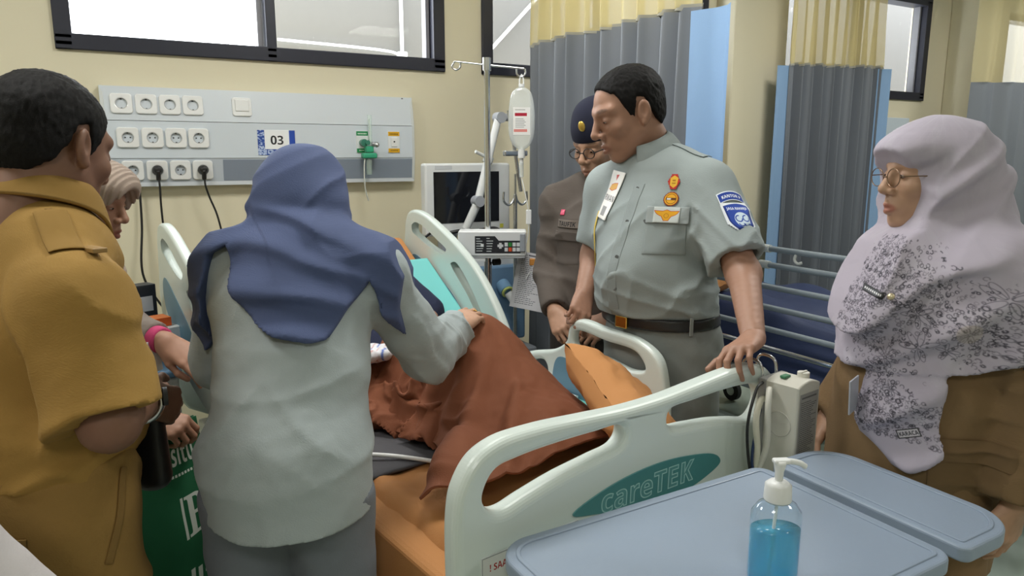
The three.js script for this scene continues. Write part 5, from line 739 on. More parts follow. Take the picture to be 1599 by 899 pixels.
  const shield = canvasTex(256, 280, (g) => { g.fillStyle = '#e6ebf2'; g.fillRect(0, 0, 256, 280); const sh = (k) => { g.beginPath(); g.moveTo(128 - 118 * k, 30); g.quadraticCurveTo(128, -14, 128 + 118 * k, 30); g.lineTo(128 + 112 * k, 160); g.quadraticCurveTo(128 + 90 * k, 235 * k + 10, 128, 270 * k + 4); g.quadraticCurveTo(128 - 90 * k, 235 * k + 10, 128 - 112 * k, 160); g.fill(); }; g.fillStyle = '#22367f'; sh(0.98); g.fillStyle = '#2c4aa6'; sh(0.88); g.fillStyle = '#eef3f8'; g.font = 'bold 31px sans-serif'; g.textAlign = 'center'; g.fillText('JASA RAHARJA', 128, 62, 190); g.fillStyle = '#cfe0ee'; g.beginPath(); g.arc(128, 150, 66, 0, 7); g.fill(); g.strokeStyle = '#2c4aa6'; g.lineWidth = 9; for (const s of [-1, 1]) { g.beginPath(); g.arc(128 + s * 30, 140, 26, 0, 5); g.stroke(); g.beginPath(); g.arc(128 + s * 20, 178, 26, 0.3, 3); g.stroke(); } });
  const cA = lerp3(J.shL, J.elL, 0.16), cB = lerp3(J.shL, J.elL, 0.38);
  P.add('arc_patch', sewn(S, cA, pd, upS, 0.085, 0.028, 18, 0.003, null, 0.012), cloth([0.95, 0.95, 0.95], { map: arc, bumpScale: 0 }), 'blue arched shoulder patch'); P.add('shield_patch', sewn(S, cB, pd, upS, 0.085, 0.092, 22, 0.003, (u, v) => v > 0.42 ? true : Math.abs(u - 0.5) < 0.5 * Math.sqrt(Math.max(0, v / 0.42)) + 0.03), cloth([0.95, 0.95, 0.95], { map: shield, bumpScale: 0 }), 'blue shield shaped sleeve patch');
  const ep = lerp3(J.neck, J.shL, 0.68); P.add('epaulette', sewn(S, ep, [0, -1, 0.0], nrm(sub3(J.neck, J.shL)), 0.05, 0.12, 12, 0.004), shirtM); P.add('button', button(S0, lerp3(J.neck, J.shL, 0.42), [0, -1, 0], 0.006), bt);
  // white name tag with lanyard card
  const tag = canvasTex(256, 512, (g) => { g.fillStyle = '#f0eeea'; g.fillRect(0, 0, 256, 512); g.fillStyle = '#c43a2e'; g.beginPath(); g.moveTo(100, 40); g.lineTo(160, 30); g.lineTo(130, 100); g.fill(); g.fillStyle = '#e0a52b'; g.beginPath(); g.moveTo(60, 150); g.lineTo(120, 130); g.lineTo(190, 120); g.lineTo(200, 180); g.lineTo(120, 210); g.lineTo(40, 200); g.fill(); g.strokeStyle = '#c43a2e'; g.lineWidth = 6; g.stroke(); g.fillStyle = '#2a2a2e'; g.font = 'bold 88px sans-serif'; g.fillText('RWAN', 8, 320, 240); g.fillStyle = '#999'; g.fillRect(60, 380, 110, 100); });
  P.add('name_tag', sewn(S, P.o(-0.135, 1.37, 0.06), P.d(0.12, -0.05, -1), P.d(0.15, 1, 0), 0.06, 0.15, 10, 0.006), mat([0.95, 0.95, 0.95], 0.5, { map: tag }), 'white name tag pinned to the chest'); P.add('yellow_cord', sewn(S0, P.o(-0.17, 1.22, 0.06), P.d(0.3, 0, -1), [0, 1, 0], 0.01, 0.2, 8, 0.005), mat([0.75, 0.55, 0.1], 0.6));
}
// ---------------------------------------------------------------- officer in brown behind him
{
  const P = new Figure('officer in dark cap, glasses and brown uniform half hidden behind the grey uniform', [1.66, 1.3], -57), J = P.J;
  P.stand([0, 0.9, 0], 0.09); J.waist = P.o(0, 1.02, 0); J.chest = P.o(-0.005, 1.2, -0.02); J.neck = P.o(-0.012, 1.385, -0.06); J.shL = P.o(0.16, 1.31, -0.06); J.shR = P.o(-0.175, 1.31, -0.02);
  J.elR = P.o(-0.2, 1.05, 0.02); J.wrR = P.o(-0.1, 0.93, 0.2); J.elL = P.o(0.2, 1.05, -0.02); J.wrL = P.o(0.1, 0.92, 0.17); J.headO = P.o(-0.03, 1.528, -0.03);
  const hf = nrm(P.d(-0.25, -0.3, 0.92)), HM = frameM(J.headO, hf, [0, 1, 0], 1.02);
  const hands = [placeHand(handGeo([0.6, 0.8, 0.5]), J.wrR, P.d(0.5, -0.5, 0.5), P.d(0, -0.3, -1), true), placeHand(handGeo([0.6, 0.8, 0.5]), J.wrL, P.d(-0.5, -0.5, 0.5), P.d(0, -0.3, -1), false)];
  P.body([0.42, 0.24, 0.155], HM, false, hands); P.eyes(HM, 0.7); P.add('hair', hairGeo(0.0, 0.004).applyMatrix4(HM), hairMat([0.014, 0.013, 0.013]));
  const CF = new Field().add(pEll([0, 0.075, -0.012], [0.086, 0.075, 0.108]), 0.01).add(pEcap([0, 0.045, -0.012], [0, 0.11, -0.016], [1, 0, 0], [0.086, 0.106], [0.08, 0.1]), 0.02).keep((x, y, z) => 0.046 - 0.12 * z - y, 0.006);
  const cap = P.add('cap', meshOf(CF, 0.004).applyMatrix4(HM), cloth([0.009, 0.011, 0.03])); P.add('cap_emblem', sph(0.012, 0.1, 0.094, 0.016, 0.9, 1.2, 0.4).applyMatrix4(HM), mat([0.8, 0.55, 0.12], 0.3, { metalness: 0.8 }), 'gold cap emblem', cap);
  const GL = [new THREE.TorusGeometry(0.0215, 0.0018, 8, 28).scale(1.1, 0.85, 1).translate(0.032, 0.004, 0.104), new THREE.TorusGeometry(0.0215, 0.0018, 8, 28).scale(1.1, 0.85, 1).translate(-0.032, 0.004, 0.104), line([-0.009, 0.006, 0.105], [0.009, 0.006, 0.105], 0.0018), line([0.055, 0.007, 0.102], [0.08, 0.006, 0.0], 0.0018), line([-0.055, 0.007, 0.102], [-0.08, 0.006, 0.0], 0.0018)];
  const gl = P.add('glasses', GL.map((g) => g.applyMatrix4(HM)), M.black); for (const s of [1, -1]) P.add('lens', cyl(s * 0.032, 0.004, 0.104, 0.021, 0.001, 'z').applyMatrix4(HM), M.glass, null, gl);
  const S = new Field(); P.torso(S, 0.016); P.sleeve(S, 'L', [0.068, 0.062, 0.048], 0.95, true); P.sleeve(S, 'R', [0.068, 0.062, 0.048], 0.95, true); S.add(pEcap(P.o(0, 0.8, 0), J.waist, P.d(1, 0, 0), [0.18, 0.15], [0.165, 0.13]), 0.04).keep((x, y) => 0.82 - y);
  const S0 = new Field(); S0.p = S.p.slice();
  S.bump((x, y, z) => 0.003 * noise(x * 9, y * 9, z * 9) - 0.008 * crease(noise(x * 5, y * 9 + x * 5, z * 5), 2.4)); const br = cloth([0.098, 0.08, 0.068]); P.add('uniform_shirt', uvBy(meshOf(S, 0.009), cylUV(P.base)), br); P.add('collar', collarGeo(add3(J.neck, P.d(0, -0.01, 0.01)), P.d(-0.03, 0.97, 0.18), P.d(-0.1, 0, 1), 0.07, 0.094, 0.04, 0.3, 0.04), br);
  P.add('name_print', sewn(S, P.o(-0.08, 1.245, 0.06), P.d(0.1, 0, -1), [0, 1, 0], 0.11, 0.028, 10, 0.003), cloth([0.95, 0.95, 0.95], { map: canvasTex(256, 66, (g) => { g.fillStyle = '#6d635b'; g.fillRect(0, 0, 256, 66); g.fillStyle = '#0c0c10'; g.font = 'bold 54px sans-serif'; g.fillText('TAUFIK', 14, 54); }), bumpScale: 0 })); P.add('pocket', sewn(S, P.o(-0.085, 1.15, 0.06), P.d(0.1, 0, -1), [0, 1, 0], 0.11, 0.11, 10, 0.002), br); P.add('pocket_flap', sewn(S, P.o(-0.085, 1.2, 0.06), P.d(0.1, 0, -1), [0, 1, 0], 0.115, 0.035, 10, 0.005), br);
  P.add('red_pin', sewn(S, P.o(-0.12, 1.285, 0.06), P.d(0.1, 0, -1), [0, 1, 0], 0.02, 0.02, 6, 0.003), mat([0.6, 0.05, 0.12], 0.4));
  const T1 = new Field(); P.legs(T1, 0.008, [0.1, 0.08, 0.072, 0.068]).keep((x, y) => 0.07 - y); P.add('trousers', uvBy(meshOf(T1, 0.013), cylUV(P.base)), cloth([0.06, 0.048, 0.042])); P.shoes(shoeBlack);
}
// ---------------------------------------------------------------- woman in the lilac patterned headscarf
{
  const P = new Figure('woman in lilac floral headscarf, glasses and khaki brown uniform in profile', [1.63, 2.605], -112), J = P.J;
  P.stand([-0.06, 0.86, -0.02], 0.085); J.waist = P.o(-0.06, 0.99, -0.02); J.chest = P.o(-0.06, 1.13, -0.025); J.neck = P.o(-0.07, 1.305, -0.055); J.shL = P.o(0.09, 1.235, -0.075); J.shR = P.o(-0.23, 1.225, -0.06);
  J.elL = P.o(0.165, 0.985, -0.13); J.wrL = P.o(0.185, 0.78, -0.075); J.elR = P.o(-0.29, 0.98, -0.05); J.wrR = P.o(-0.24, 0.82, 0.1); J.headO = P.o(-0.085, 1.448, 0.0);
  const hf = nrm(P.d(-0.06, -0.03, 1)), HM = frameM(J.headO, hf, [0, 1, 0], 0.97);
  const hands = [placeHand(handGeo([0.35, 0.5, 0.3]), J.wrL, P.d(0, -1, 0.12), P.d(-0.9, 0, 0.3), false, 0.92), placeHand(handGeo([0.4, 0.5, 0.3]), J.wrR, P.d(0.3, -0.6, 0.5), P.d(0.3, 0, -1), true, 0.92)];
  P.body([0.45, 0.27, 0.175], HM, true, hands); P.eyes(HM, 1);
  const gm = mat([0.25, 0.16, 0.1], 0.25, { metalness: 0.7 }), GL = [new THREE.TorusGeometry(0.0235, 0.0012, 8, 28).scale(1.05, 0.9, 1).translate(0.032, 0.002, 0.106), new THREE.TorusGeometry(0.0235, 0.0012, 8, 28).scale(1.05, 0.9, 1).translate(-0.032, 0.002, 0.106), line([-0.008, 0.004, 0.107], [0.008, 0.004, 0.107], 0.0013), line([0.056, 0.006, 0.104], [0.08, 0.006, 0.02], 0.0013), line([-0.056, 0.006, 0.104], [-0.08, 0.006, 0.02], 0.0013)];
  const gl = P.add('glasses', GL.map((g) => g.applyMatrix4(HM)), gm); for (const s of [1, -1]) P.add('lens', cyl(s * 0.032, 0.002, 0.106, 0.0225, 0.001, 'z').applyMatrix4(HM), M.glass, null, gl);
  const S = new Field(); P.torso(S, 0.02, { hip: [0.16, 0.135], waist: [0.15, 0.125], chest: [0.155, 0.125] }); P.sleeve(S, 'L', [0.076, 0.068, 0.056], 0.97, true); P.sleeve(S, 'R', [0.07, 0.064, 0.054], 0.97, true); S.add(pEcap(P.o(-0.06, 0.55, 0.0), P.o(-0.06, 0.95, -0.01), P.d(1, 0, 0), [0.205, 0.19], [0.185, 0.165]), 0.05);
  const S0 = new Field(); S0.p = S.p.slice();
  S.keep((x, y) => 0.56 - y, 0.004); S.cut(pCap(P.o(-0.07, 0.5, 0.2), P.o(-0.075, 1.1, 0.16), 0.006), 0.004);
  S.bump((x, y, z) => { const [a, b, c] = P.inv(x, y, z); return 0.004 * noise(a * 6, b * 4, c * 6) - 0.009 * crease(noise(a * 5, b * 3 + c * 3, c * 5), 2.4) - sst(0.1, 0.14, a) * 0.007 * crease(noise(a * 6, b * 14, c * 6 + b * 6), 2.4); });
  const kh = cloth([0.2, 0.125, 0.058]); P.add('uniform_jacket', uvBy(meshOf(S, 0.008), cylUV(P.base)), kh);
  P.add('pocket', sewn(S, P.o(0.08, 0.83, 0.0), P.d(-1, 0, -0.25), [0, 1, 0], 0.15, 0.11, 14, 0.002), kh); P.add('pocket_flap', sewn(S, P.o(0.08, 0.88, 0.0), P.d(-1, 0, -0.25), [0, 1, 0], 0.155, 0.05, 14, 0.005, (u, v) => Math.abs(u - 0.5) < 0.42 || v > 0.3), kh);
  const pt = canvasTex(256, 256, (g) => { g.fillStyle = '#8d6b3e'; g.fillRect(0, 0, 256, 256); g.fillStyle = '#1f2f52'; g.beginPath(); g.arc(128, 128, 126, 0, 7); g.fill(); g.fillStyle = '#8fa4b8'; g.beginPath(); g.arc(128, 128, 100, 0, 7); g.fill(); g.fillStyle = '#a9484a'; g.fillRect(60, 70, 140, 40); g.fillStyle = '#dcd8cc'; g.fillRect(70, 120, 120, 26); g.fillStyle = '#35598a'; g.fillRect(60, 155, 136, 34); g.strokeStyle = '#e6e6e6'; g.lineWidth = 5; g.beginPath(); g.arc(128, 128, 112, 0, 7); g.stroke(); });
  P.add('sleeve_patch', sewn(S, lerp3(J.shL, J.elL, 0.6), P.d(-0.9, 0, -0.35), [0, 1, 0], 0.082, 0.082, 22, 0.003, (u, v) => Math.hypot(u - 0.5, v - 0.5) < 0.5), cloth([0.95, 0.95, 0.95], { map: pt, bumpScale: 0 }), 'round blue sleeve patch');
  const T1 = new Field(); P.legs(T1, 0.012, [0.1, 0.085, 0.078, 0.074]).keep((x, y) => 0.06 - y); P.add('trousers', uvBy(meshOf(T1, 0.013), cylUV(P.base)), kh); P.shoes(shoeBlack);
  // headscarf: cowl, cape and hanging corner
  const up = polySD([[0.3, 1.7], [0.3, 1.36], [0.105, 1.335], [0.15, 1.253], [0.196, 1.17], [0.228, 1.06], [0.256, 1.005], [0.236, 0.942], [0.2, 1.012], [0.11, 1.032], [0.024, 1.05], [-0.06, 1.09], [-0.13, 1.15], [-0.24, 1.22], [-0.4, 1.26], [-0.4, 1.7]]), tail = polySD([[0.25, 1.044], [0.217, 0.968], [0.178, 0.904], [0.134, 0.822], [0.118, 0.82], [0.08, 0.863], [0.065, 1.077], [0.15, 1.1]]);
  const H = new Field(), hx = P.d(1, 0, 0.06), fw = hf;
  H.add(pEll(P.o(-0.085, 1.46, -0.028), [0.1, 0.122, 0.13]), 0.02).add(pEll(P.o(-0.085, 1.515, 0.055), [0.078, 0.035, 0.068], [P.d(1, 0, 0), P.d(0, 0.94, 0.34), P.d(0, -0.34, 0.94)]), 0.03);
  H.add(pEcap(P.o(-0.08, 1.36, -0.02), P.o(-0.07, 1.25, -0.03), P.d(1, 0, 0), [0.098, 0.115], [0.16, 0.15]), 0.06).add(pEll(P.o(-0.075, 1.34, -0.09), [0.13, 0.12, 0.1]), 0.06);
  H.add(pEll(P.o(-0.07, 1.2, 0.07), [0.17, 0.14, 0.11]), 0.05);
  const drape = (a, b, c) => { const t = b * 0.8 + c * 0.72 + 0.03 * noise(a * 4, b * 5, c * 5), k = 0.5 + 0.5 * Math.sin(t * 66 + 1.2), m = clamp(0.5 + 1.1 * noise(b * 6, c * 5, a * 3), 0.05, 1); return sst(1.58, 1.44, b) * 0.024 * Math.pow(k, 2.2) * m + 0.008 * crease(noise(a * 4, b * 5 + c * 5, c * 4), 2.4) + 0.001 * noise(a * 30, b * 30, c * 30); };
  H.bump((x, y, z) => { const [a, b, c] = P.inv(x, y, z); return -drape(a, b, c); });
  H.add({ f: (x, y, z) => { const [a, b, c] = P.inv(x, y, z), d = S0.ev(x, y, z) - drape(a, b, c); return smin(smax(d - 0.02, up(c, b), 0.005), smax(d - 0.012, Math.max(tail(c, b), -a - 0.02), 0.005), 0.003); }, c: P.o(-0.05, 1.1, 0), r: 0.45 }, 0.025);
  const face = polySD([[0.3, 1.53], [0.14, 1.53], [0.1, 1.492], [0.064, 1.445], [0.054, 1.40], [0.058, 1.36], [0.07, 1.337], [0.3, 1.2]]); H.cut({ f: (x, y, z) => { const [a, b, c] = P.inv(x, y, z); return Math.max(face(c, b), Math.abs(a + 0.09) - 0.12); } }, 0.006);
  H.keep((x, y, z) => { const [a, b, c] = P.inv(x, y, z); return Math.min(up(c, b), Math.max(tail(c, b), -a - 0.02)) - 0.002; }, 0.003);
  const floral = canvasTex(1024, 1024, (g, w, h) => {
    g.fillStyle = '#c3bbca'; g.fillRect(0, 0, w, h); let s = 11; const r = () => (s = (s * 16807) % 2147483647) / 2147483647;
    for (let i = 0; i < 900; i++) { g.globalAlpha = 0.12; g.fillStyle = r() > 0.5 ? '#d8d2da' : '#b3aabd'; g.beginPath(); g.ellipse(r() * w, r() * h, 8 + r() * 20, 5 + r() * 12, r() * 6, 0, 7); g.fill(); }
    // print bands: centres given in metres (z, y) of the cloth
    const Z = (z) => (z + 0.5) * w, Y = (y) => (1.75 - y) * h, spots = [];
    for (let i = 0; i < 9000; i++) { const z = -0.25 + r() * 0.52, y = 0.88 + r() * 0.44, band = Math.exp(-(((y - 1.12 - 0.1 * Math.sin(z * 9)) / 0.075) ** 2)) + Math.exp(-(((z - 0.2 + (1.25 - y) * 0.1) / 0.05) ** 2)) * 0.8 + (y < 0.98 ? 0.7 : 0); if (r() < band * 0.8 && y > 0.885) spots.push([z, y]); }
    for (const [z, y] of spots) { g.globalAlpha = 0.35 + r() * 0.5; g.strokeStyle = r() > 0.35 ? '#3d3b44' : '#77727c'; g.lineWidth = 0.8 + r() * 1.6; const x = Z(z), v = Y(y), q = 1.2 + r() * 3.2; g.beginPath(); g.arc(x, v, q, r() * 6, r() * 6 + 2 + r() * 3); g.stroke(); }
    for (let i = 0; i < 14; i++) { const z = -0.22 + r() * 0.46, y = 0.95 + r() * 0.28, x = Z(z), v = Y(y), q = 14 + r() * 22; g.globalAlpha = 0.5; g.strokeStyle = '#45424c'; g.lineWidth = 1.4; for (let k = 0; k < 7; k++) { const a = k / 7 * 6.28 + r(); g.beginPath(); g.ellipse(x + Math.cos(a) * q * 0.6, v + Math.sin(a) * q * 0.6, q * 0.5, q * 0.17, a, 0, 7); g.stroke(); } if (i % 4 === 0) { g.globalAlpha = 0.35; g.fillStyle = '#c9b8a2'; g.beginPath(); g.arc(x, v, q * 0.8, 0, 7); g.fill(); } }
    g.globalAlpha = 1; g.save(); g.translate(Z(0.112), Y(0.905)); g.rotate(0.42); g.scale(-1, 1); g.fillStyle = '#d9d4da'; g.fillRect(-20, -9, 40, 18); g.strokeStyle = '#333'; g.lineWidth = 2; g.strokeRect(-20, -9, 40, 18); g.fillStyle = '#2b2930'; g.font = 'bold 13px sans-serif'; g.textAlign = 'center'; g.fillText('KARACA', 0, 5, 36); g.restore();
  });
  P.add('headscarf', uvBy(meshOf(H, 0.0058), (x, y, z) => { const q = P.inv(x, y, z); return [Math.atan2(q[2] + 0.02, q[0] + 0.09) * 0.2 + 0.48, q[1] - 0.75]; }), cloth([0.8, 0.8, 0.8], { map: floral, bumpMap: null, sheenColor: col([0.5, 0.48, 0.55]) }));
  const HF = H, nd = P.d(-0.8, 0, -0.6); P.add('name_badge', sewn(HF, P.o(-0.02, 1.205, 0.155), nd, P.d(0, 1, -0.3), 0.045, 0.014, 6, 0.002), mat([0.95, 0.95, 0.95], 0.4, { map: canvasTex(128, 40, (g) => { g.fillStyle = '#16171b'; g.fillRect(0, 0, 128, 40); g.fillStyle = '#cfcfcf'; for (let i = 0; i < 9; i++) g.fillRect(10 + i * 12, 13, 8, 13); }) }), 'small black name badge');
  P.add('pin_flower', sph(...onto(HF, add3(P.o(-0.02, 1.2, 0.11), nd, -0.15), nd), 0.008), mat([0.7, 0.6, 0.4], 0.3, { metalness: 0.6 }));
  P.add('identity_card', T(box(-0.024, 0.024, -0.04, 0.04, -0.0015, 0.0015), ...P.o(0.0, 0.965, 0.195), 0, 0.25, 0.12), mat([0.8, 0.8, 0.82], 0.35, { map: canvasTex(64, 96, (g) => { g.fillStyle = '#c9ccd4'; g.fillRect(0, 0, 64, 96); g.fillStyle = '#9c3030'; g.fillRect(0, 0, 64, 22); g.fillStyle = '#44506a'; g.fillRect(14, 30, 36, 40); }) }), 'identity card hanging under the scarf');
}
// ---------------------------------------------------------------- man in the mustard uniform
{
  const P = new Figure('man in mustard khaki uniform seen from behind at the side of the bed', [-0.124, 1.9625], 115), J = P.J;
  P.stand([0.0, 0.9, 0.0], 0.09); J.waist = P.o(0.02, 1.0, 0.01); J.chest = P.o(0.045, 1.16, 0.033); J.neck = P.o(0.063, 1.375, 0.071); J.shR = P.o(-0.16, 1.255, 0.016); J.shL = P.o(0.228, 1.25, 0.126); J.belly = [P.o(0.03, 1.06, 0.05), [0.13, 0.12, 0.11]];
  J.elR = [-0.008, 1.06, 2.175]; J.wrR = [0.06, 1.02, 1.945]; J.elL = P.o(0.34, 1.03, 0.12); J.wrL = P.o(0.24, 0.96, 0.3); J.headO = P.o(0.07, 1.512, 0.109);
  const hf = nrm(P.d(0.32, -0.32, 0.9)), HM = frameM(J.headO, hf, [0, 1, 0], 1.08);
  const hands = [placeHand(handGeo([0.5, 0.7, 0.4]), J.wrR, P.d(0.4, -0.5, 0.9), P.d(0.9, -0.3, 0), true, 0.98), placeHand(handGeo([0.5, 0.7, 0.4]), J.wrL, P.d(-0.8, -0.2, 0.4), P.d(0, -0.5, -1), false, 0.98)];
  P.body([0.2, 0.098, 0.058], HM, false, hands, [0.052, 0.046, 0.044, 0.03]); P.eyes(HM, 0.6); P.add('hair', hairGeo(0.0, 0.0).applyMatrix4(HM), hairMat([0.013, 0.013, 0.014]));
  const S = new Field(); P.torso(S, 0.018, { hip: [0.15, 0.13], waist: [0.145, 0.128], chest: [0.158, 0.122], top: [0.14, 0.1], sh: 0.056 }); P.sleeve(S, 'R', [0.078, 0.082], 0.9); P.sleeve(S, 'L', [0.074, 0.074], 0.86);
  const S0 = new Field(); S0.p = S.p.slice();
  S.keep((x, y, z) => 0.935 - y + 0.008 * noise(x * 14, 2, z * 14), 0.008); S.cut(pCap(J.neck, add3(J.neck, P.d(0.03, 0.12, 0.03)), 0.06), 0.01);
  S.bump((x, y, z) => { const [a, b, c] = P.inv(x, y, z), low = sst(1.14, 0.97, b); return 0.004 * noise(a * 5, b * 5, c * 5) - low * 0.013 * crease(noise(a * 4 + b * 4, b * 7, c * 4), 2.2) - 0.014 * crease(noise(a * 3.5 + b * 4, b * 5 - a * 5, c * 4), 2.0) * sst(1.36, 1.24, b) + 0.001 * noise(a * 40, b * 40, c * 40); });
  const mu = cloth([0.32, 0.185, 0.04], { sheen: 0.2 }), mu2 = cloth([0.26, 0.15, 0.036], { sheen: 0.2 }); P.add('shirt', uvBy(meshOf(S, 0.0065), cylUV(P.base)), mu);
  P.add('collar', collarGeo(add3(J.neck, P.d(0.0, 0.03, 0.008)), P.d(0.12, 0.92, 0.26), P.d(0.05, 0, 1), 0.074, 0.108, 0.045, 0.35, 0.06), mu);
  const ep = lerp3(J.neck, J.shR, 0.7), axis = nrm(sub3(J.neck, J.shR)); P.add('epaulette', sewn(S, ep, nrm(P.d(0.25, -1, 0.1)), axis, 0.052, 0.125, 12, 0.005), mu); P.add('button', button(S0, lerp3(J.neck, J.shR, 0.42), P.d(0.2, -1, 0.1), 0.006), mu2);
  P.add('pin_strip', T(box(-0.012, 0.012, -0.004, 0.004, -0.03, 0.03, 0.002), ...onto(S0, add3(J.shR, [0.035, 0.2, 0.0]), [0, -1, 0], 0.004), 0, 0.4), mat([0.3, 0.18, 0.06], 0.4));
  const T1 = new Field(); P.legs(T1, -0.006, [0.118, 0.104, 0.096, 0.092]); T1.add(pEcap(P.o(0, 0.85, 0), P.o(0.0, 0.965, 0.005), P.d(1, 0, 0), [0.168, 0.145], [0.164, 0.14]), 0.03).add(pEll(P.o(0.07, 0.84, -0.06), [0.09, 0.1, 0.08]), 0.03).add(pEll(P.o(-0.075, 0.84, -0.06), [0.09, 0.1, 0.08]), 0.03);
  const T0 = new Field(); T0.p = T1.p.slice(); T1.keep((x, y) => Math.max(0.06 - y, y - 0.968), 0.004); T1.bump((x, y, z) => { const [a, b, c] = P.inv(x, y, z); return 0.005 * noise(a * 6, b * 6, c * 6) - 0.011 * crease(noise(a * 4, b * 4 + c * 3, c * 4), 2.4); });
  P.add('trousers', uvBy(meshOf(T1, 0.0085), cylUV(P.base)), mu2); P.shoes(shoeBlack);
  const pk = P.d(0.5, 0, 1); P.add('back_pocket', sewn(T1, P.o(-0.09, 0.865, -0.1), pk, [0, 1, 0], 0.13, 0.02, 12, 0.004), mu2); P.add('button', button(T0, P.o(-0.09, 0.862, -0.2), pk, 0.008), mat([0.2, 0.12, 0.04], 0.3));
  P.add('pocket_edge', sewn(T1, P.o(-0.15, 0.87, 0.03), P.d(1, 0, -0.15), P.d(0, 1, 0.5), 0.014, 0.16, 12, 0.004), mu2);
  const wm = lerp3(J.elR, J.wrR, 0.82), wa = nrm(sub3(J.wrR, J.elR)), wq = new THREE.Quaternion().setFromUnitVectors(V(0, 0, 1), V(...wa)), strap = new THREE.TorusGeometry(0.036, 0.0065, 8, 36).scale(1, 1, 1.5).applyQuaternion(wq).translate(...wm);
  const wt = P.add('wristwatch', strap, M.steel, 'steel wristwatch'); P.add('watch_face', new THREE.CylinderGeometry(0.018, 0.018, 0.008, 24).rotateZ(PI / 2).translate(...add3(wm, [0.041, 0.01, 0.012])), M.dark, null, wt);
}
// ---------------------------------------------------------------- woman in the taupe pleated headscarf
{
  const P = new Figure('woman in taupe pleated headscarf with lowered mask beside the mustard uniform', [-0.045, 1.265], 62), J = P.J;
  P.stand([0.03, 0.82, -0.04], 0.08); J.waist = P.o(0.04, 0.94, -0.04); J.chest = P.o(0.06, 1.07, -0.045); J.neck = P.o(0.075, 1.225, -0.045); J.shR = P.o(-0.07, 1.165, -0.03); J.shL = P.o(0.2, 1.16, -0.09);
  J.elR = P.o(-0.17, 0.95, 0.0); J.wrR = [0.075, 0.845, 1.515]; J.elL = [0.06, 1.0, 1.22]; J.wrL = [0.135, 0.992, 1.335]; J.headO = P.o(0.07, 1.372, 0.005);
  const hf = nrm(P.d(-0.05, -0.26, 0.96)), HM = frameM(J.headO, hf, [0, 1, 0], 0.95);
  const hands = [placeHand(handGeo([[0.25, 0.4, 0.25], [0.3, 0.45, 0.3], [0.4, 0.5, 0.3], [0.5, 0.6, 0.3]], 0.1, { out: 0.5, drop: 0.5 }), J.wrL, [0.8, -0.62, 0.5], [0.1, -0.75, -0.6], false, 0.97), placeHand(handGeo([[0.7, 0.9, 0.5], [0.8, 1.0, 0.5], [0.9, 1.0, 0.6], [0.9, 1.0, 0.6]], 0.03, { out: 0.3, drop: 0.8 }), J.wrR, [0.86, -0.42, 0.5], [-0.3, -0.6, -0.7], true, 0.97)];
  P.body([0.37, 0.2, 0.13], HM, true, hands); P.eyes(HM, 0.6);
  const S = new Field(); P.torso(S, 0.014, { hip: [0.15, 0.12], waist: [0.135, 0.105], chest: [0.13, 0.1], top: [0.11, 0.078], sh: 0.046 }); P.sleeve(S, 'L', [0.06, 0.056, 0.046], 0.82, true); P.sleeve(S, 'R', [0.06, 0.06, 0.048], 0.86, true); S.add(pEcap(P.o(0.03, 0.5, -0.03), P.o(0.03, 0.9, -0.04), P.d(1, 0, 0), [0.2, 0.18], [0.18, 0.155]), 0.05); const S0 = new Field(); S0.p = S.p.slice(); S.keep((x, y) => 0.52 - y); S.bump((x, y, z) => 0.006 * noise(x * 10, y * 10, z * 10));
  const tp = cloth([0.2, 0.165, 0.14]); P.add('tunic', uvBy(meshOf(S, 0.009), cylUV(P.base)), tp);
  for (const k of ['L', 'R']) P.add('cuff', meshOf(new Field().add(pCap(lerp3(J['el' + k], J['wr' + k], 0.82), lerp3(J['el' + k], J['wr' + k], 1.02), 0.038, 0.036), 0.01).keep(beyond(J['el' + k], J['wr' + k], 1.0, 0.2), 0.003), 0.005), cloth([0.5, 0.05, 0.15]), 'pink knitted cuff');
  const T1 = new Field(); P.legs(T1, 0.01, [0.1, 0.08, 0.074, 0.07]).keep((x, y) => 0.06 - y); P.add('trousers', uvBy(meshOf(T1, 0.014), cylUV(P.base)), cloth([0.12, 0.1, 0.085])); P.shoes(shoeBlack);
  const H = new Field(), hx = nrm(crs([0, 1, 0], hf)), hy = crs(hf, hx);
  H.add(pEll(add3(J.headO, hy, 0.012), [0.095, 0.117, 0.122], [hx, hy, hf]), 0.02).add(pEll(add3(add3(J.headO, hy, 0.065), hf, 0.055), [0.078, 0.045, 0.06], [hx, hy, hf]), 0.03).add(pEcap(add3(add3(J.headO, hy, -0.07), hf, -0.03), P.o(0.07, 1.2, -0.06), P.d(1, 0, 0), [0.078, 0.08], [0.11, 0.09]), 0.05).add(pEll(P.o(0.07, 1.17, -0.05), [0.125, 0.06, 0.085]), 0.05);
  H.cut(pEll(add3(add3(J.headO, hy, -0.04), hf, 0.125), [0.07, 0.105, 0.095], [hx, hy, hf]), 0.006).cut(pEll(add3(add3(J.headO, hy, -0.055), hf, 0.13), [0.12, 0.1, 0.09], [hx, hy, hf]), 0.006);
  H.bump((x, y, z) => { const q = sub3([x, y, z], J.headO), f = dot3(q, hf), u = dot3(q, hy), a = Math.atan2(u + 0.02, f + 0.05), R = Math.hypot(u + 0.02, f + 0.05); return sst(-0.14, -0.02, u) * 0.0022 * Math.sin((f * 0.9 - u * 0.15) * 2 * PI / 0.0115) + 0.004 * noise(x * 12, y * 12, z * 12); });
  P.add('headscarf', uvBy(meshOf(H, 0.0038), cylUV(P.base)), cloth([0.34, 0.27, 0.22], { bumpScale: 0.0003 }));
  const mk = []; for (let i = 0; i <= 4; i++) { const r = []; for (let j = 0; j <= 5; j++) r.push(add3(P.o(-0.062 + 0.012 * Math.sin(j), 1.315 - i * 0.02, -0.005 + j * 0.013 + i * 0.006), P.d(-0.025 - 0.004 * i, 0, 0))); mk.push(r); }
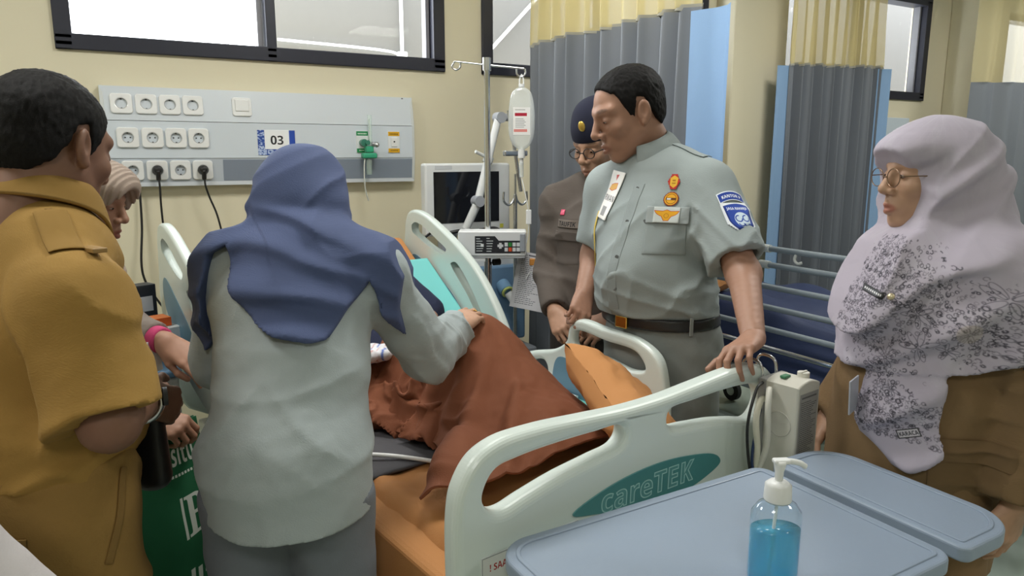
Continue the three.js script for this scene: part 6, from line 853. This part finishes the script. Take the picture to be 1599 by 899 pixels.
  const mm = P.add('face_mask', sheet(mk, 14, 14, 0.004, (u) => 0.004 * Math.sin(u * 20)), cloth([0.2, 0.42, 0.68]), 'pale blue face mask hanging at the jaw'); P.add('ear_loop', tube([P.o(-0.085, 1.315, 0.01), P.o(-0.095, 1.37, -0.004), P.o(-0.09, 1.4, -0.015), P.o(-0.075, 1.4, -0.03)], 0.002, 20, 6), M.white, null, mm);
  P.add('lanyard', [sewn(S0, P.o(0.06, 1.05, 0.02), P.d(0.5, 0, -1), P.d(0.2, 1, 0), 0.014, 0.3, 16, 0.006)], mat([0.6, 0.5, 0.12], 0.6), 'yellow lanyard'); P.add('identity_card', T(box(-0.03, 0.03, -0.045, 0.045, -0.002, 0.002), ...P.o(0.0, 0.95, 0.165), 0, 0.6, 0.1), M.white);
  // green carrier bag hanging from her lower hand
  const b = group('carrier_bag', 'green printed carrier bag hanging from the lower hand in front of the cabinet', 'bag', [0.115, 0.34, 1.52]);
  const tx = canvasTex(512, 640, (g, w, h) => { g.fillStyle = '#15653f'; g.fillRect(0, 0, w, h); g.fillStyle = '#dfe9e0'; g.font = 'bold 110px sans-serif'; g.fillText('nhsitu', 70, 150, 420); for (let i = 0; i < 16; i++) g.fillRect(110 + i * 23, 180, 15, 10); g.font = 'bold 210px serif'; g.fillText('B', 250, 420); g.fillStyle = '#dfe9e0'; g.fillRect(232, 268, 16, 154); g.font = 'bold 74px serif'; g.fillText('ITC', 40, 590); g.fillRect(190, 562, 30, 8); for (let i = 0; i < 5; i++) g.fillRect(240 + i * 44, 540 + (i % 2) * 8, 26, 44); });
  const bagNet = (s) => { const net = []; for (let i = 0; i <= 6; i++) { const r = [], t = i / 6; for (let j = 0; j <= 6; j++) { const u = j / 6 * 2 - 1, wv = mix(0.075, 0.13, sst(0, 0.5, t)); r.push([u * wv + 0.01, mix(0.47, 0.0, t) + 0.03 * t * t * u, s * (0.006 + 0.035 * sst(0, 0.8, t) * (1 - u * u)) + 0.008 * noise(i, j, s)]); } net.push(r); } return net; };
  const rot = 0.6, rb = (g) => g.rotateY(rot); part('front_panel', rb(sheet(bagNet(1), 30, 30, 0.003)), cloth([0.9, 0.9, 0.9], { map: (() => { tx.wrapT = THREE.RepeatWrapping; tx.repeat.set(1, -1); tx.offset.set(0, 1); return tx; })(), bumpScale: 0 }), b, 'green side with white lettering'); part('back_panel', rb(sheet(bagNet(-1), 20, 20, 0.003)), cloth([0.012, 0.12, 0.055]), b);
  part('handle', [tube([[-0.05, 0.46, 0.01], [-0.03, 0.485, 0.0], [0.0, 0.492, 0], [0.03, 0.485, 0.0], [0.06, 0.46, 0.01]], 0.006, 20)].map(rb), cloth([0.012, 0.12, 0.055]), b);
}
{ // black pouch carried by the man in mustard
  const b = group('black_pouch', 'small black pouch hanging at the hip of the mustard uniform', 'pouch', [0.048, 0.79, 1.865], -1.0);
  const F = new Field().add(pEcap([0, 0.05, 0], [0, 0.17, 0], [1, 0, 0], [0.07, 0.035], [0.062, 0.03]), 0.01); part('body', uvBy(meshOf(F, 0.006), cylUV([0, 0])), mat([0.016, 0.016, 0.018], 0.45), b); part('zip', tube([[-0.06, 0.17, 0.026], [-0.02, 0.185, 0.032], [0.03, 0.184, 0.031], [0.06, 0.168, 0.024]], 0.003, 20), M.steel, b); part('strap', tube([[-0.05, 0.2, 0], [-0.06, 0.27, 0.02], [-0.03, 0.31, 0.03]], 0.006, 20), M.black, b);
}
// ---------------------------------------------------------------- patient under the blanket
{
  const P = new Figure('patient in navy shirt lying in the bed with knees raised under a blanket', [inBed(0, 0, -1)[0], inBed(0, 0, -1)[2]], BT * 180 / PI), J = P.J, q = (x, y, z) => inBed(x, y, z);
  J.hip = q(0.06, 0.8, -1.02); J.hipSide = P.d(1, 0, 0); J.waist = q(0.03, 0.86, -1.14); J.chest = q(0.0, 0.98, -1.32); J.neck = q(-0.02, 1.12, -1.5); J.shL = q(0.15, 1.06, -1.44); J.shR = q(-0.18, 1.06, -1.44); J.headO = q(-0.02, 1.235, -1.57);
  J.elL = q(0.25, 0.92, -1.26); J.wrL = q(0.16, 0.88, -1.06); J.elR = q(-0.29, 0.92, -1.25); J.wrR = q(-0.22, 0.84, -1.0); J.hpL = q(0.14, 0.79, -0.98); J.hpR = q(-0.02, 0.79, -0.98); J.knL = q(0.16, 0.915, -0.68); J.knR = q(0.02, 0.915, -0.68); J.anL = q(0.2, 0.745, -0.36); J.anR = q(0.05, 0.745, -0.34);
  const hf = nrm(P.d(-0.1, 0.35, 0.9)), HM = frameM(J.headO, hf, P.d(0, 0.9, -0.4), 1.0);
  P.body([0.36, 0.2, 0.13], HM, false, [placeHand(handGeo([0.3, 0.4, 0.3]), J.wrR, P.d(0.2, -0.3, 0.9), [0, -1, 0], true, 0.98), placeHand(handGeo([0.3, 0.4, 0.3]), J.wrL, P.d(-0.3, -0.3, 0.9), [0, -1, 0], false, 0.98)], undefined, 0.006); P.eyes(HM, 0.5); P.add('hair', hairGeo(0, 0).applyMatrix4(HM), hairMat([0.014, 0.013, 0.013]));
  const S = new Field(); P.torso(S, 0.014); P.arm(S, 'L', 0.014, [0.056, 0.05]); P.arm(S, 'R', 0.014, [0.056, 0.05]); S.bump((x, y, z) => 0.006 * noise(x * 12, y * 14, z * 12)); P.add('shirt', uvBy(meshOf(S, 0.009), cylUV(P.base)), cloth([0.018, 0.024, 0.06]));
  // blanket
  const R = [
    [-0.99, [[-0.22, 0.715], [-0.15, 0.79], [-0.06, 0.89], [0.06, 0.94], [0.19, 0.92], [0.30, 0.81], [0.38, 0.72]]],
    [-0.9, [[-0.23, 0.715], [-0.15, 0.78], [-0.06, 0.91], [0.06, 0.975], [0.18, 0.97], [0.28, 0.84], [0.36, 0.72]]],
    [-0.80, [[-0.2, 0.716], [-0.13, 0.79], [-0.05, 0.92], [0.05, 1.0], [0.17, 0.995], [0.26, 0.87], [0.33, 0.73]]],
    [-0.69, [[-0.16, 0.716], [-0.1, 0.79], [-0.04, 0.91], [0.05, 1.005], [0.16, 1.0], [0.25, 0.89], [0.31, 0.73]]],
    [-0.58, [[-0.14, 0.716], [-0.09, 0.76], [-0.04, 0.85], [0.04, 0.93], [0.16, 0.93], [0.25, 0.85], [0.31, 0.72]]],
    [-0.46, [[-0.17, 0.712], [-0.11, 0.75], [-0.05, 0.8], [0.04, 0.86], [0.17, 0.86], [0.26, 0.8], [0.32, 0.71]]],
    [-0.34, [[-0.29, 0.708], [-0.2, 0.76], [-0.09, 0.77], [0.04, 0.82], [0.18, 0.82], [0.28, 0.76], [0.33, 0.71]]],
    [-0.25, [[-0.35, 0.706], [-0.25, 0.74], [-0.11, 0.74], [0.04, 0.77], [0.18, 0.77], [0.28, 0.73], [0.33, 0.71]]]];
  const net = R.map(([z, r], i) => r.map(([x, y], j) => [x, y, z + (j === 0 ? 0.03 * Math.sin(i * 2.4) : 0)]));
  const fold = (u, v, p) => { const left = sst(0.72, 0.12, v), s = p.x * 0.75 + p.z * 0.65, t = p.x * 0.5 - p.y * 0.9 + p.z * 0.3; const rd = [[0.04, -0.74, -0.16, -0.62], [0.05, -0.68, -0.12, -0.5], [0.02, -0.78, -0.18, -0.78], [0.03, -0.84, -0.2, -0.92], [0.06, -0.6, -0.26, -0.3], [0.1, -0.52, -0.1, -0.3], [-0.02, -0.5, -0.32, -0.26]].reduce((m, [ax, az, bx, bz], i) => { const ex = bx - ax, ez = bz - az, t = clamp(((p.x - ax) * ex + (p.z - az) * ez) / (ex * ex + ez * ez), 0, 1), q = Math.hypot(p.x - ax - ex * t, p.z - az - ez * t), w = 0.012 + 0.012 * t; return m + (0.012 + 0.02 * t * (1 - t * 0.6)) * Math.exp(-q * q / w / w) * sst(0, 0.25, t); }, 0); return (rd + left * (0.036 * crease(noise(s * 6, p.y * 3, t * 4), 2.0) + 0.022 * crease(noise(t * 11, s * 6, 2), 2.2)) + 0.006 * noise(p.x * 11, p.z * 11, p.y * 8) + 0.002 * noise(p.x * 40, p.z * 40, 3)); };
  const bl = group('blanket', 'rust brown blanket tented over the raised knees', 'blanket', BED, BT); part('cloth', sheet(net, 150, 130, 0.006, fold), brownCloth, bl);
  // gathered heap of blanket on the near side
  const G = new Field(), pts = [[[-0.22, 0.74, -1.0], [-0.17, 0.79, -0.9]], [[-0.23, 0.735, -0.98], [-0.21, 0.735, -0.82]], [[-0.17, 0.81, -0.95], [-0.06, 0.86, -0.92]], [[-0.16, 0.78, -0.84], [-0.1, 0.85, -0.74]], [[-0.17, 0.735, -0.78], [-0.14, 0.735, -0.6]], [[-0.1, 0.83, -0.72], [-0.12, 0.76, -0.56]]];
  for (const [a, b] of pts) G.add(pCap(a, b, 0.026, 0.02), 0.05); G.bump((x, y, z) => 0.012 - 0.03 * crease(noise(x * 9 + z * 5, y * 9, z * 8 - x * 5), 2.0) - 0.01 * crease(noise(x * 16, y * 18, z * 16), 2.2)); part('gathered_folds', uvBy(meshOf(G, 0.006), (x, y, z) => [x, z]), brownCloth, bl);
  const tw = group('striped_towel', 'crumpled white towel with blue stripe between patient and blanket', 'towel', inBed(-0.13, 0.885, -0.95), BT), TF = new Field(); for (let i = 0; i < 4; i++) TF.add(pCap([-0.07 + i * 0.045, 0.0 - 0.01 * (i % 2), -0.05], [-0.04 + i * 0.045, 0.02, 0.06], 0.026, 0.022), 0.012); TF.bump((x, y, z) => 0.006 * noise(x * 30, y * 30, z * 30)); part('cloth', colourBy(uvBy(meshOf(TF, 0.005), (x, y, z) => [x, z]), (x, y, z) => { const s = (z * 0.8 + x * 0.5 + 10) % 0.05; return s < 0.006 ? [0.15, 0.25, 0.7] : s > 0.03 && s < 0.034 ? [0.75, 0.35, 0.3] : [1, 1, 1]; }), cloth([0.75, 0.75, 0.78], { vertexColors: true }), tw);
}
// ---------------------------------------------------------------- somebody at the picture edge: bent arm in a white sleeve
{
  const P = new Figure('person in white shirt, only the bent elbow showing beside the mustard trousers', [-0.41, 2.42], 150), J = P.J;
  P.stand([0, 0.8, 0], 0.085); J.waist = P.o(0, 0.9, 0); J.chest = P.o(0, 1.04, 0.02); J.neck = P.o(0, 1.2, 0.04); J.shL = P.o(0.15, 1.13, 0.03); J.shR = P.o(-0.15, 1.13, 0.03); J.headO = P.o(0, 1.35, 0.06); J.elR = [-0.126, 0.912, 2.49]; J.wrR = [-0.42, 0.82, 2.25]; J.elL = P.o(0.22, 0.9, 0.02); J.wrL = P.o(0.1, 0.9, 0.25);
  const HM = frameM(J.headO, P.d(0, -0.3, 1), [0, 1, 0], 0.95);
  P.body([0.4, 0.24, 0.16], HM, true, [placeHand(handGeo([0.4, 0.5, 0.3]), J.wrR, [-0.7, -0.2, -0.6], [0, -1, 0], true, 0.92), placeHand(handGeo([0.4, 0.5, 0.3]), J.wrL, P.d(-0.5, 0.3, 0.8), P.d(-0.5, -0.5, 0), false, 0.92)], undefined, 0.006); P.eyes(HM); P.add('hair', hairGeo(0, 0).applyMatrix4(HM), hairMat([0.014, 0.013, 0.013]));
  const S = new Field(); P.torso(S, 0.016); P.sleeve(S, 'R', [0.07, 0.064, 0.05], 0.95, true); P.sleeve(S, 'L', [0.07, 0.064, 0.05], 0.95, true); S.keep((x, y) => 0.72 - y); S.bump((x, y, z) => 0.006 * noise(x * 12, y * 16, z * 12)); P.add('shirt', uvBy(meshOf(S, 0.009), cylUV(P.base)), cloth([0.55, 0.52, 0.52]));
  const T1 = new Field(); P.legs(T1, 0.01, [0.1, 0.08, 0.074, 0.07]).keep((x, y) => 0.06 - y); P.add('trousers', uvBy(meshOf(T1, 0.014), cylUV(P.base)), cloth([0.05, 0.05, 0.06])); P.shoes(shoeBlack);
}

scene.traverse((o) => { if (o.isMesh) { o.castShadow = true; o.receiveShadow = true; } });
renderer.render(scene, camera);
